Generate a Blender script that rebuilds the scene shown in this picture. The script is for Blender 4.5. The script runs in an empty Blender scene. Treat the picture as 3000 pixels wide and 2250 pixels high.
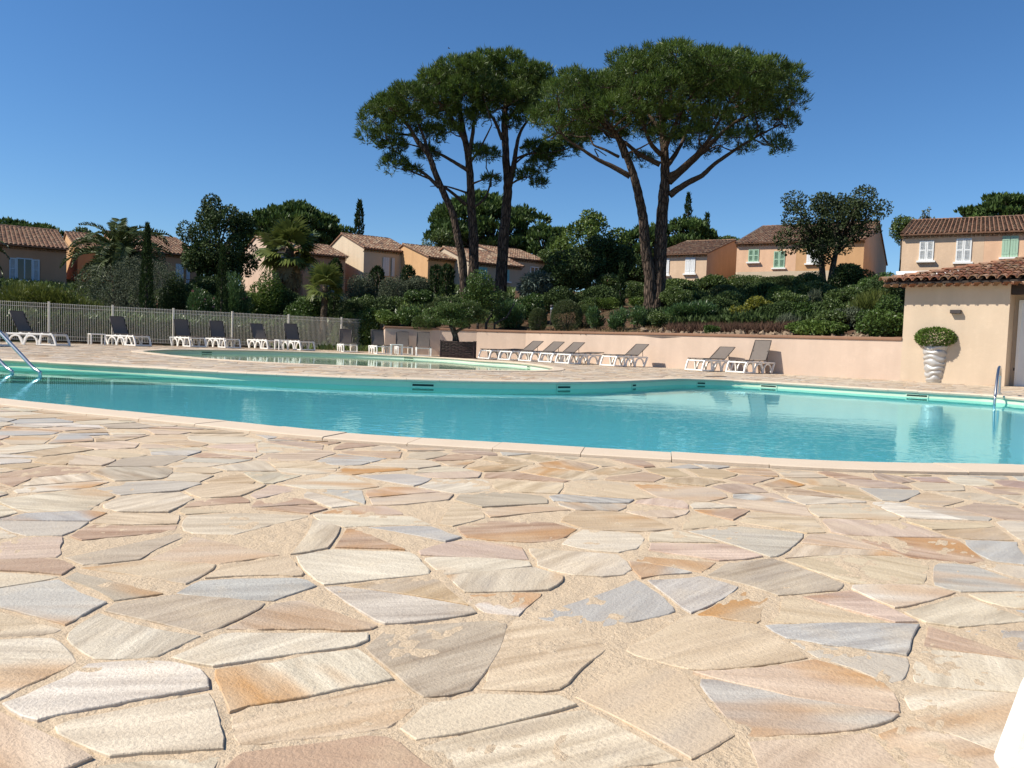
import bpy, bmesh, math, random
import numpy as np
from mathutils import Vector, Matrix
from mathutils.geometry import delaunay_2d_cdt

R = math.radians
SC = bpy.context.scene
COL = SC.collection
random.seed(7)
RNG = np.random.default_rng(11)

# ------------------------------------------------------------------ camera, sky, sun, exposure
CAM_H, F_PX = 0.62, 2310.0                  # eye height, focal length in pixels of a 3000 px wide frame
PITCH, ROLL = math.atan(120 / F_PX), R(2.05)
FWD = Vector((0, math.cos(PITCH), -math.sin(PITCH)))
_r0, _u0 = Vector((1, 0, 0)), Vector((0, math.sin(PITCH), math.cos(PITCH)))
RIGHT = math.cos(ROLL) * _r0 + math.sin(ROLL) * _u0
UP = math.cos(ROLL) * _u0 - math.sin(ROLL) * _r0
EYE = Vector((0, 0, CAM_H))
cd = bpy.data.cameras.new('camera')
cam = bpy.data.objects.new('camera', cd)
COL.objects.link(cam)
M = Matrix.Identity(4)
for i in range(3):
    M[i][0], M[i][1], M[i][2], M[i][3] = RIGHT[i], UP[i], -FWD[i], EYE[i]
cam.matrix_world = M
cd.sensor_width = 36
cd.lens = 36 * F_PX / 3000
cd.clip_start, cd.clip_end = 0.05, 3000
SC.camera = cam

SUN_EL, SUN_TH = R(46), R(13)                # sun to the left, a little on the camera's side
SUN = Vector((-math.cos(SUN_TH) * math.cos(SUN_EL), -math.sin(SUN_TH) * math.cos(SUN_EL), math.sin(SUN_EL)))
W = bpy.data.worlds.new('World')
SC.world = W
W.use_nodes = True
wn = W.node_tree
sky = wn.nodes.new('ShaderNodeTexSky')
sky.sky_type = 'NISHITA'
sky.sun_disc = False
sky.sun_elevation = SUN_EL
sky.sun_rotation = math.atan2(SUN.x, SUN.y)
sky.air_density, sky.dust_density, sky.ozone_density = 1.0, 0.0, 8.0
sky.altitude = 50
hsv = wn.nodes.new('ShaderNodeHueSaturation')
hsv.inputs['Saturation'].default_value = 1.10
wn.links.new(sky.outputs[0], hsv.inputs['Color'])
wn.links.new(hsv.outputs[0], wn.nodes['Background'].inputs[0])
wn.nodes['Background'].inputs[1].default_value = 0.09
sl = bpy.data.lights.new('sun', 'SUN')
sl.energy = 4.9
sl.angle = R(0.53)
sl.color = (1.0, 0.93, 0.815)
sl.cycles.is_caustics_light = True
so = bpy.data.objects.new('sun', sl)
COL.objects.link(so)
so.rotation_euler = SUN.to_track_quat('Z', 'Y').to_euler()
so.location = (-20, -5, 30)
SC.view_settings.view_transform = 'Standard'
SC.view_settings.look = 'None'
SC.view_settings.gamma = 1
SC.view_settings.exposure = 0.48
SC.view_settings.use_curve_mapping = False
SC.cycles.max_bounces = 10
SC.cycles.sample_clamp_indirect = 6

# ------------------------------------------------------------------ geometry helpers
def ray(px, py):
    return FWD + ((px - 1500) / F_PX) * RIGHT - ((py - 1125) / F_PX) * UP
def P(px, py, D):
    d = ray(px, py)
    return EYE + d * (D / d.y)
def G(px, py, z=0.0):
    d = ray(px, py)
    return EYE + d * ((z - CAM_H) / d.z)
def plane_hit(px, py, p0, n):
    d = ray(px, py)
    return EYE + d * ((p0 - EYE).dot(n) / d.dot(n))
def px_of(p):
    q = p - EYE
    w = q.dot(FWD)
    return 1500 + F_PX * q.dot(RIGHT) / w, 1125 - F_PX * q.dot(UP) / w

def tag(o, label=None, cat=None, group=None, kind=None):
    if label: o['label'] = label
    if cat: o['category'] = cat
    if group: o['group'] = group
    if kind: o['kind'] = kind
    return o
def link(o, parent=None):
    COL.objects.link(o)
    if parent is not None: o.parent = parent
    return o
def empty(name, loc=(0, 0, 0), rz=0.0):
    o = bpy.data.objects.new(name, None)
    o.empty_display_size = 0.2
    o.location = loc
    o.rotation_euler = (0, 0, rz)
    return link(o)
def children(o):
    return [c for c in bpy.data.objects if c.parent == o]
KIDS = {}
def copy_tree(o, parent=None):
    c = o.copy()
    link(c, parent)
    for ch in list(o.children):
        copy_tree(ch, c)
    return c

class MB:
    """collects faces; builds ONE mesh object"""
    def __init__(s): s.v, s.f, s.mi, s.tint = [], [], [], []
    def add(s, vs, fs, mi=0, tint=0.5):
        b = len(s.v)
        s.v += [tuple(v) for v in vs]
        s.f += [tuple(i + b for i in f) for f in fs]
        s.mi += [mi] * len(fs)
        s.tint += [tint] * len(vs)
    def box(s, c, size, rot=None, mi=0, tint=0.5, taper=1.0):
        c = Vector(c); hx, hy, hz = size[0] / 2, size[1] / 2, size[2] / 2
        vs = []
        for z, k in ((-hz, 1), (hz, taper)):
            for x, y in ((-hx * k, -hy * k), (hx * k, -hy * k), (hx * k, hy * k), (-hx * k, hy * k)):
                p = Vector((x, y, z))
                vs.append(c + (rot @ p if rot else p))
        s.add(vs, [(3, 2, 1, 0), (4, 5, 6, 7), (0, 1, 5, 4), (1, 2, 6, 5), (2, 3, 7, 6), (3, 0, 4, 7)], mi, tint)
    def tube(s, pts, rad, n=8, mi=0, tint=0.5, cap=True, jit=0.0):
        pts = [Vector(p) for p in pts]
        if not hasattr(rad, '__len__'): rad = [rad] * len(pts)
        vs = []
        ref = Vector((0.31, 0.2, 0.93))
        for i, p in enumerate(pts):
            t = (pts[min(i + 1, len(pts) - 1)] - pts[max(i - 1, 0)]).normalized()
            if abs(t.dot(ref)) > 0.97: ref = Vector((1, 0.1, 0))
            a = t.cross(ref).normalized(); b = t.cross(a)
            ref = -b.cross(t).cross(t) if False else ref
            for k in range(n):
                an = 2 * math.pi * k / n
                r = rad[i] * (1 + (random.uniform(-jit, jit) if jit else 0))
                vs.append(p + (a * math.cos(an) + b * math.sin(an)) * r)
        fs = []
        for i in range(len(pts) - 1):
            for k in range(n):
                fs.append((i * n + k, i * n + (k + 1) % n, (i + 1) * n + (k + 1) % n, (i + 1) * n + k))
        if cap:
            fs.append(tuple(range(n - 1, -1, -1)))
            fs.append(tuple(range((len(pts) - 1) * n, len(pts) * n)))
        s.add(vs, fs, mi, tint)
    def bar(s, path, w, t, v0, mi=0):
        """2D path in (u,z), thickened to w, extruded t along v from v0"""
        L, Rr = [], []
        n = len(path)
        for i, (u, z) in enumerate(path):
            a = path[max(i - 1, 0)]; b = path[min(i + 1, n - 1)]
            d = Vector((b[0] - a[0], b[1] - a[1])).normalized()
            nn = Vector((-d.y, d.x)) * (w / 2)
            L.append((u + nn.x, z + nn.y)); Rr.append((u - nn.x, z - nn.y))
        vs = []
        for (l, r) in zip(L, Rr):
            vs += [(l[0], v0, l[1]), (r[0], v0, r[1]), (r[0], v0 + t, r[1]), (l[0], v0 + t, l[1])]
        fs = [(0, 1, 2, 3)]
        for i in range(n - 1):
            for k in range(4):
                fs.append((i * 4 + k, (i + 1) * 4 + k, (i + 1) * 4 + (k + 1) % 4, i * 4 + (k + 1) % 4))
        b = (n - 1) * 4
        fs.append((b + 3, b + 2, b + 1, b))
        s.add(vs, fs, mi)
    def build(s, name, mat, parent=None, smooth=False, bevel=0.0, tint=False, recalc=True):
        me = bpy.data.meshes.new(name)
        me.from_pydata(s.v, [], s.f)
        for m in (mat if isinstance(mat, (list, tuple)) else [mat]): me.materials.append(m)
        if any(s.mi): me.polygons.foreach_set('material_index', s.mi)
        if tint:
            a = me.attributes.new('tint', 'FLOAT', 'POINT')
            a.data.foreach_set('value', s.tint)
        if recalc:
            bm = bmesh.new(); bm.from_mesh(me)
            bmesh.ops.recalc_face_normals(bm, faces=bm.faces)
            bm.to_mesh(me); bm.free()
        if smooth: me.polygons.foreach_set('use_smooth', [True] * len(me.polygons))
        me.update()
        o = link(bpy.data.objects.new(name, me), parent)
        if bevel:
            bv = o.modifiers.new('bevel', 'BEVEL'); bv.width = bevel; bv.segments = 2; bv.limit_method = 'ANGLE'
        return o

def quads_mesh(name, V4, tint, mat):
    """V4: (N,4,3) quads -> mesh with per-leaf tint"""
    n = len(V4)
    me = bpy.data.meshes.new(name)
    me.vertices.add(n * 4); me.loops.add(n * 4); me.polygons.add(n)
    me.vertices.foreach_set('co', np.ascontiguousarray(V4, dtype=np.float32).ravel())
    me.loops.foreach_set('vertex_index', np.arange(n * 4, dtype=np.int32))
    me.polygons.foreach_set('loop_start', np.arange(0, n * 4, 4, dtype=np.int32))
    a = me.attributes.new('tint', 'FLOAT', 'POINT')
    a.data.foreach_set('value', np.repeat(np.asarray(tint, dtype=np.float32), 4))
    me.materials.append(mat)
    me.update(calc_edges=True)
    me.validate()
    return me

def nrm(a): return a / np.maximum(np.linalg.norm(a, axis=-1, keepdims=True), 1e-9)
def leaves(C, d, L, Wd, fold=0.12):
    """diamond leaves at C along d"""
    n = len(C)
    d = nrm(d)
    side = nrm(np.cross(d, RNG.normal(size=(n, 3))))
    up = np.cross(side, d)
    L = np.broadcast_to(L, (n,))[:, None]; Wd = np.broadcast_to(Wd, (n,))[:, None]
    m = C + d * L * 0.45 + up * L * fold
    return np.stack([C, m + side * Wd / 2, C + d * L, m - side * Wd / 2], 1)

# ------------------------------------------------------------------ materials
class NT:
    def __init__(s, name):
        s.m = bpy.data.materials.new(name); s.m.use_nodes = True
        s.t = s.m.node_tree; s.b = s.t.nodes['Principled BSDF']; s.out = s.t.nodes['Material Output']
    def n(s, typ, **kw):
        nd = s.t.nodes.new(typ)
        for k, v in kw.items():
            if k.startswith('_'): setattr(nd, k[1:], v)
            else: nd.inputs[k.replace('__', ' ')].default_value = v
        return nd
    def l(s, a, b): s.t.links.new(a, b)
    def noise(s, vec, scale, detail=4, rough=0.55):
        nd = s.n('ShaderNodeTexNoise', Scale=scale, Detail=detail, Roughness=rough)
        if vec is not None: s.l(vec, nd.inputs['Vector'])
        return nd.outputs['Fac']
    def ramp(s, fac, stops):
        nd = s.n('ShaderNodeValToRGB')
        cr = nd.color_ramp
        while len(cr.elements) < len(stops): cr.elements.new(0.5)
        for e, (p, c) in zip(cr.elements, stops):
            e.position = p; e.color = (*c, 1) if len(c) == 3 else c
        s.l(fac, nd.inputs[0]); return nd.outputs[0]
    def mix(s, fac, a, b, blend='MIX'):
        nd = s.n('ShaderNodeMix', _data_type='RGBA', _blend_type=blend)
        for sock, v in ((nd.inputs[0], fac), (nd.inputs[6], a), (nd.inputs[7], b)):
            if hasattr(v, 'node'): s.l(v, sock)
            elif isinstance(v, (int, float)): sock.default_value = v
            else: sock.default_value = (*v, 1)
        return nd.outputs[2]
    def math(s, op, a, b=0.0):
        nd = s.n('ShaderNodeMath', _operation=op)
        for sock, v in ((nd.inputs[0], a), (nd.inputs[1], b)):
            if hasattr(v, 'node'): s.l(v, sock)
            else: sock.default_value = v
        return nd.outputs[0]
    def pos(s, scale=(1, 1, 1), obj=False):
        if obj: src = s.n('ShaderNodeTexCoord').outputs['Object']
        else: src = s.n('ShaderNodeNewGeometry').outputs['Position']
        mp = s.n('ShaderNodeMapping'); mp.inputs['Scale'].default_value = scale
        s.l(src, mp.inputs[0]); return mp.outputs[0]
    def attr(s, name, out='Fac'):
        return s.n('ShaderNodeAttribute', _attribute_name=name).outputs[out]
    def bump(s, h, strength=0.3, dist=0.01):
        nd = s.n('ShaderNodeBump', Strength=strength, Distance=dist)
        s.l(h, nd.inputs['Height']); s.l(nd.outputs[0], s.b.inputs['Normal']); return nd.outputs[0]
    def base(s, c): 
        if hasattr(c, 'node'): s.l(c, s.b.inputs['Base Color'])
        else: s.b.inputs['Base Color'].default_value = (*c, 1)
    def set(s, rough=0.6, spec=0.3, metal=0.0):
        s.b.inputs['Roughness'].default_value = rough
        s.b.inputs['Specular IOR Level'].default_value = spec
        s.b.inputs['Metallic'].default_value = metal

def plain(name, c, rough=0.6, spec=0.3, metal=0.0, var=0.12, scale=6.0, bump=0.0, obj=False, bscale=60):
    k = NT(name); k.set(rough, spec, metal)
    v = k.pos(obj=obj)
    f = k.noise(v, scale, 5)
    k.base(k.mix(f, tuple(x * (1 - var) for x in c), tuple(min(1, x * (1 + var)) for x in c)))
    if bump: k.bump(k.noise(v, bscale, 4), bump, 0.01)
    return k.m

def plaster(name, c):
    k = NT(name); k.set(0.9, 0.15)
    v = k.pos()
    f = k.noise(v, 0.7, 5, 0.65)
    st = k.noise(k.pos((2.2, 2.2, 0.25)), 1.0, 4)
    a = k.mix(f, tuple(x * 0.84 for x in c), tuple(min(1, x * 1.1) for x in c))
    sc = k.ramp(st, [(0.35, (0, 0, 0)), (0.75, (1, 1, 1))])
    sp = k.noise(k.pos((1, 1, 1)), 3.2, 6, 0.72)
    a = k.mix(k.math('MULTIPLY', k.ramp(sp, [(0.52, (0, 0, 0)), (0.74, (1, 1, 1))]), 0.35), a, tuple(min(1, x * 1.18 + .02) for x in c))
    k.base(k.mix(k.math('MULTIPLY', sc, 0.42), a, tuple(x * 0.70 for x in c)))
    k.bump(k.math('ADD', k.noise(v, 45, 4), k.math('MULTIPLY', k.noise(v, 5, 3), 1.5)), 0.25, 0.012)
    return k.m

def leafmat(name, dark, light, rough=0.55, spec=0.35, tr=0.22, hue=None):
    k = NT(name); k.set(rough, spec)
    c = k.mix(k.attr('tint'), dark, light)
    big = k.noise(k.pos(), 0.9, 2)
    c = k.mix(k.math('MULTIPLY', k.ramp(big, [(0.4, (0, 0, 0)), (0.7, (1, 1, 1))]), 0.35), c, hue or tuple(x * 1.35 for x in light))
    k.base(c)
    t = k.n('ShaderNodeBsdfTranslucent'); k.l(c, t.inputs[0])
    mx = k.n('ShaderNodeMixShader', Fac=tr)
    k.l(k.b.outputs[0], mx.inputs[1]); k.l(t.outputs[0], mx.inputs[2]); k.l(mx.outputs[0], k.out.inputs[0])
    return k.m

def bark(name, c1, c2, sc=(6, 6, 1.2), strength=0.9):
    k = NT(name); k.set(0.9, 0.15)
    v = k.pos(sc)
    vo = k.n('ShaderNodeTexVoronoi', Scale=1.6, _feature='DISTANCE_TO_EDGE'); k.l(v, vo.inputs['Vector'])
    crack = k.ramp(vo.outputs['Distance'], [(0.02, (0, 0, 0)), (0.22, (1, 1, 1))])
    n1 = k.noise(v, 2.0, 6, 0.7)
    k.base(k.mix(k.math('MULTIPLY', crack, n1), c1, c2))
    k.bump(k.math('ADD', crack, k.math('MULTIPLY', n1, 0.7)), strength, 0.05)
    return k.m

def make_stone_mat():
    k = NT('flagstone'); k.set(0.62, 0.28)
    uv = k.n('ShaderNodeUVMap', _uv_map='vein').outputs[0]
    col = k.attr('col', 'Color')
    mp = k.n('ShaderNodeMapping'); mp.inputs['Scale'].default_value = (2.2, 17, 1); k.l(uv, mp.inputs[0])
    vein = k.noise(mp.outputs[0], 1.0, 6, 0.65)
    mp2 = k.n('ShaderNodeMapping'); mp2.inputs['Scale'].default_value = (1.2, 4.0, 1); k.l(uv, mp2.inputs[0])
    band = k.noise(mp2.outputs[0], 1.0, 3, 0.5)
    blot = k.noise(uv, 5.5, 5, 0.6)
    fine = k.noise(uv, 120, 3, 0.7)
    vs_ = k.ramp(k.noise(uv, 0.35, 1), [(0.35, (.35, .35, .35)), (0.62, (1.4, 1.4, 1.4))])
    c = k.mix(k.math('ADD', k.math('MULTIPLY', k.math('SUBTRACT', k.ramp(vein, [(0.33, (0, 0, 0)), (0.68, (1, 1, 1))]), 0.5), vs_), 0.5), k.mix(0.50, col, (0.22, 0.17, 0.125)), k.mix(0.32, col, (0.86, 0.79, 0.65)))
    c = k.mix(k.math('MULTIPLY', k.ramp(band, [(0.50, (0, 0, 0)), (0.64, (1, 1, 1))]), k.attr('rust')), c, (0.46, 0.235, 0.075))
    c = k.mix(k.math('MULTIPLY', k.ramp(band, [(0.30, (1, 1, 1)), (0.42, (0, 0, 0))]), 0.45), c, (0.42, 0.38, 0.33))
    c = k.mix(k.math('MULTIPLY', k.ramp(blot, [(0.50, (0, 0, 0)), (0.72, (1, 1, 1))]), 0.35), c, (0.64, 0.52, 0.35))
    wash = k.noise(k.pos(), 2.6, 6, 0.7)
    c = k.mix(k.math('MULTIPLY', k.ramp(wash, [(0.56, (0, 0, 0)), (0.74, (1, 1, 1))]), 0.35), c, (0.62, 0.50, 0.355))
    c = k.mix(k.math('MULTIPLY', k.ramp(fine, [(0.3, (1, 1, 1)), (0.5, (0, 0, 0))]), 0.35), c, (0.27, 0.21, 0.16))
    k.base(c)
    k.bump(k.math('ADD', k.math('MULTIPLY', vein, 0.6), k.math('ADD', k.math('MULTIPLY', fine, 0.5), blot)), 0.5, 0.014)
    return k.m
def make_mortar():
    k = NT('mortar'); k.set(0.95, 0.1)
    v = k.pos()
    big = k.noise(v, 2.2, 5, 0.6); grain = k.noise(v, 160, 4, 0.75); mid = k.noise(v, 28, 5, 0.7)
    c = k.mix(big, (0.54, 0.415, 0.28), (0.66, 0.53, 0.375))
    c = k.mix(k.math('MULTIPLY', k.ramp(grain, [(0.35, (1, 1, 1)), (0.52, (0, 0, 0))]), 0.4), c, (0.36, 0.25, 0.15))
    c = k.mix(k.math('MULTIPLY', k.ramp(mid, [(0.62, (0, 0, 0)), (0.72, (1, 1, 1))]), 0.5), c, (0.80, 0.70, 0.55))
    k.base(c)
    k.bump(k.math('ADD', k.math('MULTIPLY', grain, 0.6), k.math('MULTIPLY', mid, 1.4)), 0.7, 0.012)
    return k.m
def make_tile_mat():
    k = NT('roof_tile_clay'); k.set(0.85, 0.2)
    t = k.attr('tint')
    v = k.pos()
    c = k.ramp(t, [(0.0, (0.085, 0.06, 0.05)), (0.25, (0.19, 0.11, 0.075)), (0.5, (0.27, 0.14, 0.085)), (0.75, (0.33, 0.21, 0.13)), (1.0, (0.42, 0.31, 0.21))])
    f = k.noise(v, 9, 5, 0.7)
    c = k.mix(k.math('MULTIPLY', k.ramp(f, [(0.42, (0, 0, 0)), (0.62, (1, 1, 1))]), 0.55), c, (0.13, 0.105, 0.085))
    k.base(c); k.bump(k.noise(v, 40, 4), 0.4, 0.01)
    return k.m
def make_tile_near():
    k = NT('pool_house_tile_clay'); k.set(0.8, 0.22)
    r = k.n('ShaderNodeObjectInfo').outputs['Random']
    c = k.ramp(r, [(0.0, (0.20, 0.085, 0.05)), (0.3, (0.30, 0.12, 0.065)), (0.55, (0.27, 0.17, 0.10)), (0.75, (0.36, 0.16, 0.09)), (1.0, (0.40, 0.27, 0.18))])
    v = k.pos()
    f = k.noise(v, 7, 6, 0.7)
    c = k.mix(k.math('MULTIPLY', k.ramp(f, [(0.45, (0, 0, 0)), (0.62, (1, 1, 1))]), 0.6), c, (0.10, 0.08, 0.06))
    g = k.noise(v, 3.5, 4)
    c = k.mix(k.math('MULTIPLY', k.ramp(g, [(0.55, (0, 0, 0)), (0.7, (1, 1, 1))]), 0.4), c, (0.36, 0.32, 0.22))
    k.base(c); k.bump(k.noise(v, 50, 4), 0.35, 0.008)
    return k.m
def make_water(name, tint, amp=1.0):
    m = bpy.data.materials.new(name); m.use_nodes = True
    t = m.node_tree; t.nodes.clear()
    out = t.nodes.new('ShaderNodeOutputMaterial')
    g = t.nodes.new('ShaderNodeBsdfGlass')
    g.inputs['IOR'].default_value = 1.42; g.inputs['Roughness'].default_value = 0.0
    g.inputs['Color'].default_value = (*tint, 1)
    geo = t.nodes.new('ShaderNodeNewGeometry')
    hs = []
    for sc, w, rz in (((1.1, 2.2, 1), 0.7, 0.25), ((4.5, 7.5, 1), 0.13, -0.35), ((15, 21, 1), 0.045, 0.5)):
        mp = t.nodes.new('ShaderNodeMapping'); mp.inputs['Scale'].default_value = sc; mp.inputs['Rotation'].default_value = (0, 0, rz)
        n = t.nodes.new('ShaderNodeTexNoise'); n.inputs['Scale'].default_value = 1.0; n.inputs['Detail'].default_value = 2
        t.links.new(geo.outputs['Position'], mp.inputs[0]); t.links.new(mp.outputs[0], n.inputs['Vector'])
        mu = t.nodes.new('ShaderNodeMath'); mu.operation = 'MULTIPLY'; mu.inputs[1].default_value = w
        t.links.new(n.outputs['Fac'], mu.inputs[0]); hs.append(mu)
    # the breeze roughens the water in patches
    ad = None
    for h in hs:
        if ad is None: ad = h; continue
        a = t.nodes.new('ShaderNodeMath'); a.operation = 'ADD'
        t.links.new(ad.outputs[0], a.inputs[0]); t.links.new(h.outputs[0], a.inputs[1]); ad = a
    sep = t.nodes.new('ShaderNodeSeparateXYZ'); t.links.new(geo.outputs['Position'], sep.inputs[0])
    wob = t.nodes.new('ShaderNodeTexNoise'); wob.inputs['Scale'].default_value = 0.35; t.links.new(geo.outputs['Position'], wob.inputs['Vector'])
    wm = t.nodes.new('ShaderNodeMath'); wm.operation = 'MULTIPLY_ADD'; wm.inputs[1].default_value = 5.0; t.links.new(wob.outputs['Fac'], wm.inputs[0]); t.links.new(sep.outputs['Y'], wm.inputs[2])
    mr = t.nodes.new('ShaderNodeMapRange'); mr.inputs['From Min'].default_value = 7.0; mr.inputs['From Max'].default_value = 13.5; mr.inputs['To Min'].default_value = 1.0; mr.inputs['To Max'].default_value = 0.03
    t.links.new(wm.outputs[0], mr.inputs['Value'])
    cat_ = t.nodes.new('ShaderNodeTexNoise'); cat_.inputs['Scale'].default_value = 1.0; cat_.inputs['Detail'].default_value = 2
    mpc = t.nodes.new('ShaderNodeMapping'); mpc.inputs['Scale'].default_value = (7, 11, 1); mpc.inputs['Rotation'].default_value = (0, 0, 0.9)
    t.links.new(geo.outputs['Position'], mpc.inputs[0]); t.links.new(mpc.outputs[0], cat_.inputs['Vector'])
    mc = t.nodes.new('ShaderNodeMath'); mc.operation = 'MULTIPLY'; t.links.new(cat_.outputs['Fac'], mc.inputs[0]); t.links.new(mr.outputs[0], mc.inputs[1])
    a = t.nodes.new('ShaderNodeMath'); a.operation = 'MULTIPLY_ADD'; a.inputs[1].default_value = 1.25; t.links.new(mc.outputs[0], a.inputs[0]); t.links.new(ad.outputs[0], a.inputs[2]); ad = a
    b = t.nodes.new('ShaderNodeBump'); b.inputs['Strength'].default_value = 1.0; b.inputs['Distance'].default_value = 0.011 * amp
    t.links.new(ad.outputs[0], b.inputs['Height']); t.links.new(b.outputs[0], g.inputs['Normal'])
    t.links.new(g.outputs[0], out.inputs[0])
    return m
def make_liner(name='pool_liner', a=(0.52, 0.62, 0.44), b=(0.62, 0.71, 0.52)):
    k = NT(name); k.set(0.5, 0.3)
    v = k.pos()
    f = k.noise(v, 1.5, 4)
    k.base(k.mix(f, a, b))
    return k.m
def make_soil():
    k = NT('soil'); k.set(0.95, 0.1)
    v = k.pos()
    a = k.noise(v, 0.5, 5); b = k.noise(v, 9, 6, 0.75); c = k.noise(v, 55, 4, 0.8)
    cc = k.mix(b, (0.060, 0.036, 0.024), (0.17, 0.10, 0.06))
    cc = k.mix(k.ramp(a, [(0.5, (0, 0, 0)), (0.65, (1, 1, 1))]), cc, (0.055, 0.06, 0.03))
    cc = k.mix(k.math('MULTIPLY', k.ramp(c, [(0.55, (0, 0, 0)), (0.7, (1, 1, 1))]), 0.5), cc, (0.26, 0.17, 0.10))
    k.base(cc); k.bump(k.math('ADD', b, c), 0.8, 0.05)
    return k.m
def make_sling(name, c, tr=0.10):
    k = NT(name); k.set(0.75, 0.25)
    v = k.pos()
    k.base(k.mix(k.noise(v, 14, 4), tuple(x * .85 for x in c), tuple(x * 1.15 for x in c)))
    t = k.n('ShaderNodeBsdfTransparent')
    mx = k.n('ShaderNodeMixShader', Fac=tr)
    k.l(k.b.outputs[0], mx.inputs[1]); k.l(t.outputs[0], mx.inputs[2]); k.l(mx.outputs[0], k.out.inputs[0])
    return k.m
def make_coping():
    k = NT('coping_stone'); k.set(0.75, 0.25)
    v = k.pos()
    r = k.n('ShaderNodeObjectInfo').outputs['Random']
    c = k.mix(k.noise(v, 5, 5, 0.65), (0.56, 0.45, 0.33), (0.66, 0.55, 0.42))
    c = k.mix(k.math('MULTIPLY', r, 0.3), c, (0.60, 0.47, 0.35))
    g = k.noise(v, 90, 4, 0.7)
    c = k.mix(k.math('MULTIPLY', k.ramp(g, [(0.3, (1, 1, 1)), (0.48, (0, 0, 0))]), 0.3), c, (0.38, 0.27, 0.17))
    k.base(c); k.bump(k.math('ADD', g, k.noise(v, 12, 4)), 0.25, 0.006)
    return k.m

MT = dict(
    stone=make_stone_mat(), mortar=make_mortar(), coping=make_coping(), tile=make_tile_mat(), tile_near=make_tile_near(),
    water=make_water('pool_water', (0.53, 0.93, 0.985), 0.30), kwater=make_water('paddling_water', (0.84, 0.97, 0.95), 0.4),
    liner=make_liner(), kliner=make_liner('paddling_liner', (0.56, 0.61, 0.48), (0.66, 0.70, 0.57)), floor=make_liner('pool_floor_liner', (0.60, 0.77, 0.82), (0.70, 0.85, 0.89)), soil=make_soil(),
    white=plain('white_plastic', (0.80, 0.78, 0.73), 0.4, 0.4, var=0.05),
    sling=make_sling('taupe_sling', (0.165, 0.138, 0.118)), dark_rail=plain('dark_rail', (0.06, 0.05, 0.045), 0.5),
    fence=plain('cream_fence_paint', (0.72, 0.68, 0.58), 0.45, 0.4, var=0.06),
    steel=plain('stainless_steel', (0.56, 0.56, 0.55), 0.32, 0.5, 1.0, var=0.05),
    wicker=plain('dark_wicker', (0.075, 0.050, 0.045), 0.75, 0.25, var=0.5, scale=25),
    bark=bark('pine_bark', (0.030, 0.022, 0.017), (0.215, 0.15, 0.11)),
    limb=bark('pine_limb_bark', (0.055, 0.038, 0.028), (0.165, 0.118, 0.085), (9, 9, 9), 0.5),
    grey_bark=bark('grey_bark', (0.045, 0.038, 0.03), (0.17, 0.145, 0.115), (9, 9, 3), 0.6),
    palm_bark=bark('palm_bark', (0.07, 0.05, 0.035), (0.26, 0.20, 0.14), (10, 10, 12), 0.9),
    wood=plain('dark_beam', (0.035, 0.024, 0.018), 0.7, var=0.3, scale=10, bump=0.3),
    glass=plain('window_glass', (0.015, 0.018, 0.02), 0.08, 0.6, var=0.1),
    shut_white=plain('white_shutter', (0.72, 0.73, 0.72), 0.55, var=0.05),
    shut_grey=plain('blue_grey_shutter', (0.50, 0.56, 0.62), 0.55, var=0.05),
    shut_green=plain('sage_shutter', (0.34, 0.50, 0.37), 0.55, var=0.06),
    shut_teal=plain('turquoise_shutter', (0.20, 0.46, 0.48), 0.55, var=0.06),
    silver=plain('silver_glaze', (0.44, 0.43, 0.41), 0.45, 0.4, 0.25, var=0.25, scale=7, bump=0.1),
    lampdark=plain('dark_metal', (0.055, 0.045, 0.042), 0.5, var=0.1),
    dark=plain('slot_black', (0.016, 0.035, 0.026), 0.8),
    skim=plain('skimmer_plastic', (0.56, 0.66, 0.48), 0.5, var=0.05),
    nosing=plain('dark_nosing', (0.04, 0.11, 0.13), 0.5, var=0.2),
    wall_pink=plaster('pink_render', (0.57, 0.44, 0.345)), cap=plaster('brown_wall_cap', (0.27, 0.155, 0.10)),
    pool_house=plaster('sand_render', (0.57, 0.455, 0.335)),
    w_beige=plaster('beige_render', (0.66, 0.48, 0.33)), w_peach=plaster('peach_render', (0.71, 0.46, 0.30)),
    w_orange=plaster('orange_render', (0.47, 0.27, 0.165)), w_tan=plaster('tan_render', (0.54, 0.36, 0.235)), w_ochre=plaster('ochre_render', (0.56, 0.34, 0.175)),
    w_cream=plaster('cream_render', (0.58, 0.47, 0.34)), w_salmon=plaster('salmon_render', (0.58, 0.43, 0.33)),
    w_grey=plaster('grey_beige_render', (0.48, 0.39, 0.29)),
    awning=plain('white_awning', (0.78, 0.77, 0.74), 0.6, var=0.04),
    rock=plain('limestone_rock', (0.23, 0.17, 0.115), 0.9, 0.15, var=0.4, scale=6, bump=0.8, bscale=20),
)
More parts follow.
